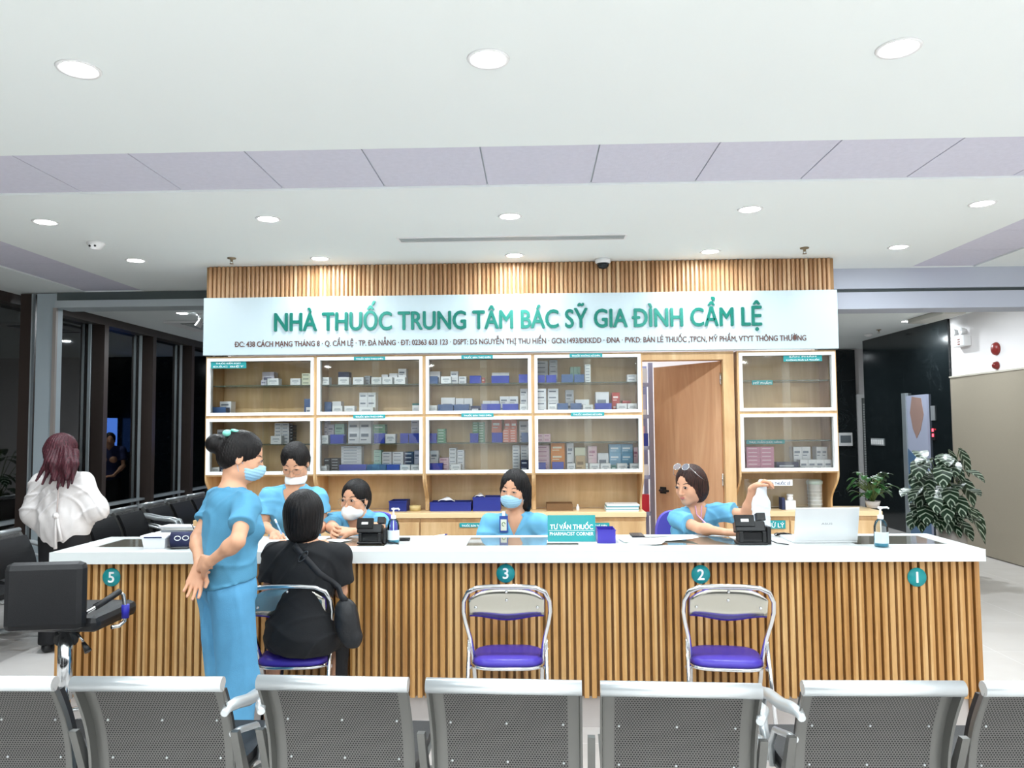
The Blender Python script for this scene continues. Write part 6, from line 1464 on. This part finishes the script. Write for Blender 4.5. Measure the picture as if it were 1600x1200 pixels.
def nurse_listening():
    Yb = 4.98; j = dict(fwd=(-.2, -1), neck=PV(560, 804, Yb), pelvis=PV(566, 880, Yb+.1)); j['pelvis'][2] = .62; shoulders(j, .16, .045, .03)
    j.update(elR=PV(517, 838, 4.82), wrR=PV(532, 841, 4.66), elL=PV(594, 842, 4.82), wrL=PV(553, 838, 4.62), head=PV(555, 779, Yb-.05))
    for q in ('elR', 'elL', 'wrR', 'wrL'): j[q][2] = max(j[q][2], TZ+.035)
    root = thing('person', 'seated woman in blue scrubs with glasses and white mask, hands together on the counter', 'person', (j['pelvis'][0], j['pelvis'][1], 0))
    H = Head(j['head'], (-.32, -.94, -.1), k=1.03); F = body_field(j); lower(j, root, M_pants1, True); skull(F, H, j['neck']); torso(F, j); arms(F, j); legs(F, j, -.02)
    hand(F, j['wrR'], (-.2, -.6, .1), (.8, -.3, -.3), -1, (.6, .7, .5)); hand(F, j['wrL'], (-1, -.12, .05), (-.1, .5, -.8), 1, (.3, .5, .4))
    F.mesh('body', M_skin, root); face(F, H, root, look=(0, 0), lids=.75); glasses(F, H, root, mat('glasses_gold', '#b09a86', .3, metal=.8), r=.025)
    surgical_mask(F, H, root, M_maskw, low=.012, white=True); staff_top(F, j, root, M_scrub, .66, .055, .064, (.12, .065), ph=5)
    K = hair_base(H, face_cut=0); H.ell(K, 0, -.045, -.02, .076, .07, .08, .03); hair_cut(K, H, (.064, .078, .1), (0, .112, -.025)); H.ell(K, 0, .03, -.075, .1, .05, .06, .02, sub=True); H.ell(K, 0, -.1, -.04, .035, .035, .045, .02); strands(K, H); K.mesh('hair', M_hblack, root)
    office_chair(584, 800, 5.22, .0, 'purple office chair of the seated nurse with glasses')
def nurse_smiling():
    Yb = 4.98; j = dict(fwd=(-.12, -1), neck=PV(806, 807, Yb), pelvis=PV(806, 880, Yb+.08)); j['pelvis'][2] = .6; shoulders(j, .165, .04, .02)
    j.update(elR=PV(755, 853, 4.93), wrR=PV(790, 858, 4.83), elL=PV(858, 853, 4.93), wrL=PV(822, 858, 4.83), head=PV(803, 764, Yb-.05))
    root = thing('person', 'smiling seated woman in blue scrubs with a light blue mask and loose dark hair', 'person', (j['pelvis'][0], j['pelvis'][1], 0))
    H = Head(j['head'], (-.3, -.93, -.16), (.1, 0, 1), k=1.05); F = body_field(j); lower(j, root, M_pants1, True); skull(F, H, j['neck']); torso(F, j); arms(F, j); legs(F, j, -.02)
    hand(F, j['wrR'], (.8, -.3, 0), (0, .2, -1), 1, (.4, .5, .4)); hand(F, j['wrL'], (-.8, -.3, 0), (0, .2, -1), -1, (.4, .5, .4))
    F.mesh('body', M_skin, root); face(F, H, root, lids=.38, mouth=False); surgical_mask(F, H, root, M_maskb)
    G, R, up, fz = staff_top(F, j, root, M_scrub, .9, .055, .07, (.1, .06), ph=1, g=.018)
    K = hair_base(H); H.ell(K, .0, -.04, -.02, .088, .08, .1, .03); H.cap(K, (-.07, -.03, -.0), (-.084, -.03, -.1), .026, .02, .03); H.cap(K, (-.04, -.06, -.05), (-.07, -.05, -.13), .036, .022, .03); H.cap(K, (.07, -.045, -.02), (.075, -.05, -.11), .03, .022, .03)
    hair_cut(K, H, (.064, .085, .098), (.004, .115, -.03)); strands(K, H, .003, 34); K.mesh('hair', M_hblack, root)
    q = PV(787, 806, 4.85); d = V3(0, 1, 0); b = PV(787, 820, 4.6)
    t_ = 0
    while t_ < .5 and G.at(b+d*t_) > .004: t_ += .003
    y = b[1]+t_-.02; a0, a1 = PV(780.5, 832, y), PV(793.5, 806, y)
    t = thing('name_badge', 'navy badge holder with a white card on the chest of the smiling nurse', 'badge', ((a0[0]+a1[0])/2, y, a0[2]))
    MB().box(a0[0], a1[0], y-.003, y+.002, a0[2], a1[2], bev=.001).build('holder', mat('badge_navy', '#27489c', .35), t, world=True); MB().box(a0[0]+.008, a1[0]-.008, y-.0045, y-.003, a0[2]+.012, a1[2]-.022).build('card', mat('badge_card', '#dfe6d8', .4), t, world=True)
    MB().tube([((a0[0]+a1[0])/2+.01*math.cos(q), y-.005, (a0[2]+a1[2])/2+.012*math.sin(q)) for q in [k*.5 for k in range(11)]], .0025, 6).build('printed_emblem', mat('emblem_green', '#6f8a5a', .4), t, world=True)
    MB().box((a0[0]+a1[0])/2-.01, (a0[0]+a1[0])/2+.01, y-.004, y+.004, a1[2], a1[2]+.03, bev=.002).build('clip', M_txtw, t, world=True)
def nurse_reaching():
    Yb = 4.98; j = dict(fwd=(-.05, -1), neck=PV(1088, 796, Yb), pelvis=PV(1086, 880, Yb+.1)); j['pelvis'][2] = .62; shoulders(j, .165, .035, .03)
    j['shR'] = PV(1059, 811, 4.88); j['shL'] = PV(1121, 801, 4.92)
    j.update(elR=PV(1093, 829, 4.66), wrR=PV(1138, 838, 4.47), elL=PV(1167, 803, 4.78), wrL=PV(1176, 762, 4.7), head=PV(1078, 757, Yb-.06))
    for q in ('elR', 'wrR'): j[q][2] = max(j[q][2], TZ+.04)
    root = thing('person', 'woman in blue scrubs with brown bob and glasses on her head, lifting a bag', 'person', (j['pelvis'][0], j['pelvis'][1], 0))
    H = Head(j['head'], (-.72, -.66, -.2), k=1.04); F = body_field(j); lower(j, root, M_pants1, True); skull(F, H, j['neck']); torso(F, j); arms(F, j); legs(F, j, -.02)
    hand(F, j['wrR'], (1, -.22, .0), (.1, .2, -1), 1, (.25, .4, .3)); hand(F, j['wrL'], (.6, -.25, .4), (.4, -.2, -.9), -1, (.7, .6, .4))
    F.mesh('body', M_skin, root); face(F, H, root, look=(-.002, -.001), lids=.7)
    G2 = staff_top(F, j, root, M_scrub, .6, .056, .066, (.13, .055), ph=4)[0]
    K = hair_base(H); H.ell(K, 0, -.03, -.025, .094, .09, .105, .03); hair_cut(K, H, (.063, .09, .1), (0, .118, -.035)); H.ell(K, 0, .05, -.165, .14, .12, .05, .02, sub=True); strands(K, H, .0022, 40); K.mesh('hair', M_hbrown, root)
    for s_ in (-.02, .02):
        pts = []
        for u in range(7):
            q = j['neck'] + V3(s_*(1-u/7), -.0, .03-.027*u); t_ = -.35
            while t_ < 0 and F.at(q + V3(0, t_, 0)) > .001 and G2.at(q + V3(0, t_, 0)) > .001: t_ += .003
            pts.append(q + V3(0, t_-.004, 0))
        MB().tube(pts, .004, 6).build('lanyard', mat('lanyard_pink', '#d9a6c4', .5), root, world=True)
    Hg = Head(H.p(0, .02, .075), nrm(H.y*.75+H.z*.66), H.z, H.k); 
    for s_ in (-1, 1):
        q = Hg.p(s_*.031, .062, .012); e = Head(q, nrm(H.y*.7+H.z*.7), H.z, H.k)
        ring = [e.p(.025*math.cos(a), 0, .022*math.sin(a)) for a in [2*PI*k/20 for k in range(20)]]
        MB().tube(ring, .0018, 6, closed=True).build('glasses_rim', M_chrome, root, world=True); MB().add(ring, [tuple(range(20))]).build('glasses_lens', mat('lens_grey', '#8a8f9a', .08, alpha=.6), root, world=True)
        MB().tube([e.p(s_*.025, 0, .002), H.p(s_*.09, .03, .07), H.p(s_*.092, -.03, .02)], .0016, 6).build('glasses_temple', M_chrome, root, world=True)
    MB().tube([Hg.p(-.007, .064, .014), Hg.p(0, .067, .016), Hg.p(.007, .064, .014)], .0016, 6).build('glasses_bridge', M_chrome, root, world=True)
    office_chair(1062, 797, 5.22, .1, 'purple office chair of the woman lifting the plastic bag')
    # the thin plastic bag held up by its top
    top = PV(1190, 752, 4.66); b0, b1 = PV(1170, 822, 4.6), PV(1208, 826, 4.6); g = []
    Bf = Field(V3(top[0]-.16, 4.5, b1[2]-.05), V3(top[0]+.16, 4.82, top[2]+.05), .005)
    bm_ = (b0+b1)/2; Bf.cap(top, top-V3(0, .0, .06), .012, .02, .0, flat=((0, 1, 0), .6)); Bf.cap(top-V3(.0, 0, .03), bm_*.5+top*.5, .02, .042, .03, flat=((0, 1, 0), .5)); Bf.cap(bm_*.5+top*.5, bm_+V3(0, 0, .02), .045, .06, .04, flat=((0, 1, 0), .45)); Bf.folds(.0035, 40, 0, (1, .2, .1))
    t = thing('plastic_bag', 'thin white plastic bag held up by the woman with glasses on her head', 'bag', tuple(bm_)); Bf.mesh('film', mat('bag_film', '#e6edf3', .3, alpha=.82), t)
def woman_white():
    Yb = 5.6; j = dict(fwd=(.12, 1), neck=PV(98, 745, Yb), pelvis=PV(100, 845, Yb)); j['pelvis'][2] = .86; shoulders(j, .165, .045); hips(j)
    j.update(elR=PV(146, 795, 5.6), wrR=PV(128, 800, 5.83), elL=PV(56, 800, 5.6), wrL=PV(78, 806, 5.83), head=PV(98, 705, Yb+.03))
    for s_ in 'RL': j['an'+s_] = V3(j['hip'+s_][0], Yb, .08); j['kn'+s_] = (j['hip'+s_]+j['an'+s_])/2+V3(0, .02, 0)
    root = thing('person', 'woman with long wine-red hair, loose white blouse and black trousers, seen from behind', 'person', (j['pelvis'][0], Yb, 0))
    H = Head(j['head'], (.3, .9, -.35), (.12, 0, 1), k=1.02); F = body_field(j); skull(F, H, j['neck']); torso(F, j); arms(F, j); legs(F, j, -.01)
    hand(F, j['wrR'], (-.5, .6, 0), (0, .2, -1), -1, (.4, .5, .4)); hand(F, j['wrL'], (.5, .6, 0), (0, .2, -1), 1, (.4, .5, .4)); F.mesh('body', M_skin, root); face(F, H, root)
    G = Field(F.lo-.06, F.lo + (V3(F.v.shape)-1)*F.h + .06, .0068); R, up, fz = torso(G, j, .028, .0, 1.05); pv = j['pelvis']
    zh = PV(100, 812, Yb)[2]; c = V3(pv[0], pv[1], zh)
    G.cap(c+V3(0, 0, .2), c+V3(0, 0, .04), .15, .19, .08, flat=(fz, .7)); G.cap(c+V3(0, 0, .05), c+V3(0, 0, -.02), .18, .13, .03, flat=(fz, .7))
    for s_, q in (('R', 1), ('L', -1)): G.cap(j['sh'+s_], j['el'+s_]+R[0]*q*.015, .075, .088, .05); G.cap(j['el'+s_]+R[0]*q*.01, j['wr'+s_]*.7+j['el'+s_]*.3, .082, .055, .05); 
    G.cap(j['elL']+V3(-.0, 0, -.0), j['elL']+V3(.02, 0, -.085), .07, .05, .05)
    G.folds(.009, 24, 2, (1, .1, .25)); vneck(G, j, R, up, fz, .04, .07); G.mesh('blouse', M_blouse, root)
    T = Field(V3(pv[0]-.3, pv[1]-.3, .03), V3(pv[0]+.3, pv[1]+.3, pv[2]+.25), .008); T.ell(pv+V3(0, 0, .02), (.165, .125, .17), R, 0); legs(T, j, .015, .02); X, Y, Z = T.every(); T.v = np.maximum(T.v, .06-Z+0*X+0*Y).astype(np.float32); T.mesh('black_trousers', M_blackt, root); shoes(root, j, M_black)
    y = Yb-.16; s0 = PV(88, 806, y)
    m = MB(); m.tube([s0, PV(87, 825, y), PV(86.5, 858, y-.01)], [.012, .011, .012], 8).tube([s0, PV(92, 825, y), PV(96, 845, y-.01)], [.011, .009, .011], 8); m.build('tie_strings', M_blouse, root, world=True)
    MB().tube([s0+V3(-.012, -.01, 0), s0+V3(.014, -.01, .004)], .018, 10).build('tie_knot', M_blouse, root, world=True)
    MB().tube([PV(91, 740, Yb-.14), PV(91, 770, Yb-.155), PV(89, 800, Yb-.17)], .004, 6).build('back_seam', mat('seam_tone', '#c9b9b4', .8), root, world=True)  # seam in a duller tone than the blouse
    K = hair_base(H, .3, .0046, .05); H.ell(K, 0, -.03, -.02, .09, .09, .11, .03); H.ell(K, 0, -.03, .02, .09, .102, .098, .03)
    def w(px, py, dy): return PV(px, py, Yb+dy)
    for a, b, ra, rb in (((75, 720), (56, 752), .022, .006), ((80, 725), (66, 757), .02, .006), ((88, 730), (78, 756), .025, .007), ((95, 730), (90, 765), .026, .006), ((102, 730), (98, 760), .03, .008), ((110, 728), (106, 762), .026, .007), ((118, 724), (112, 755), .022, .007), ((84, 725), (84, 750), .03, .01), ((104, 725), (104, 748), .034, .012)):
        K.cap(w(a[0], a[1]-18, -.06), w(*a, -.125), ra*1.15, ra, .035); K.cap(w(*a, -.125), w(*b, -.17), ra, rb, .014)
    hair_cut(K, H, (.062, .085, .11), (0, .118, -.04)); strands(K, H, .003, 44); K.mesh('hair', M_hred, root)
nurse_standing(); customer(); nurse_writing(); nurse_listening(); nurse_smiling(); nurse_reaching(); woman_white()
def mirrored_visitor():
    x, Yb = -4.1, 12.0; j = dict(fwd=(-.3, -1), neck=V3(x, Yb, 1.34), pelvis=V3(x, Yb, .86)); shoulders(j, .17, .045); hips(j)
    j.update(elR=V3(x-.22, Yb, 1.05), wrR=V3(x-.14, Yb-.15, .9), elL=V3(x+.22, Yb, 1.05), wrL=V3(x+.14, Yb-.15, .9), head=V3(x-.01, Yb-.03, 1.46))
    for s_ in 'RL': j['an'+s_] = V3(j['hip'+s_][0], Yb, .08); j['kn'+s_] = (j['hip'+s_]+j['an'+s_])/2
    root = thing('person', 'person in a navy shirt standing in the passage, mirrored in the dark windows', 'person', (x, Yb, 0))
    H = Head(j['head'], (-.5, -.86, 0)); F = body_field(j, .007); skull(F, H, j['neck']); torso(F, j); arms(F, j); legs(F, j, -.01)
    hand(F, j['wrR'], (.6, -.3, 0), (0, .2, -1), 1); hand(F, j['wrL'], (-.6, -.3, 0), (0, .2, -1), -1); F.mesh('body', M_skin, root); face(F, H, root)
    G = Field(F.lo, F.lo + (V3(F.v.shape)-1)*F.h, .009); R, up, fz = torso(G, j, .018, 0)
    for s_ in 'RL': sleeve(G, j, s_, .65, .06, .07)
    vneck(G, j, R, up, fz, .05, .06); G.mesh('navy_shirt', cloth('navy_cotton', '#27305a'), root)
    T = Field(V3(x-.3, Yb-.3, .03), V3(x+.3, Yb+.3, 1.0), .009); T.ell(j['pelvis'], (.155, .12, .13), R, 0); legs(T, j, .012, .02); X, Y, Z = T.every(); T.v = np.maximum(T.v, .06-Z+0*X+0*Y).astype(np.float32); T.mesh('black_trousers', M_blackt, root); shoes(root, j, M_black)
    K = hair_base(H, h=.006); hair_cut(K, H); K.mesh('hair', M_hblack, root)
mirrored_visitor()
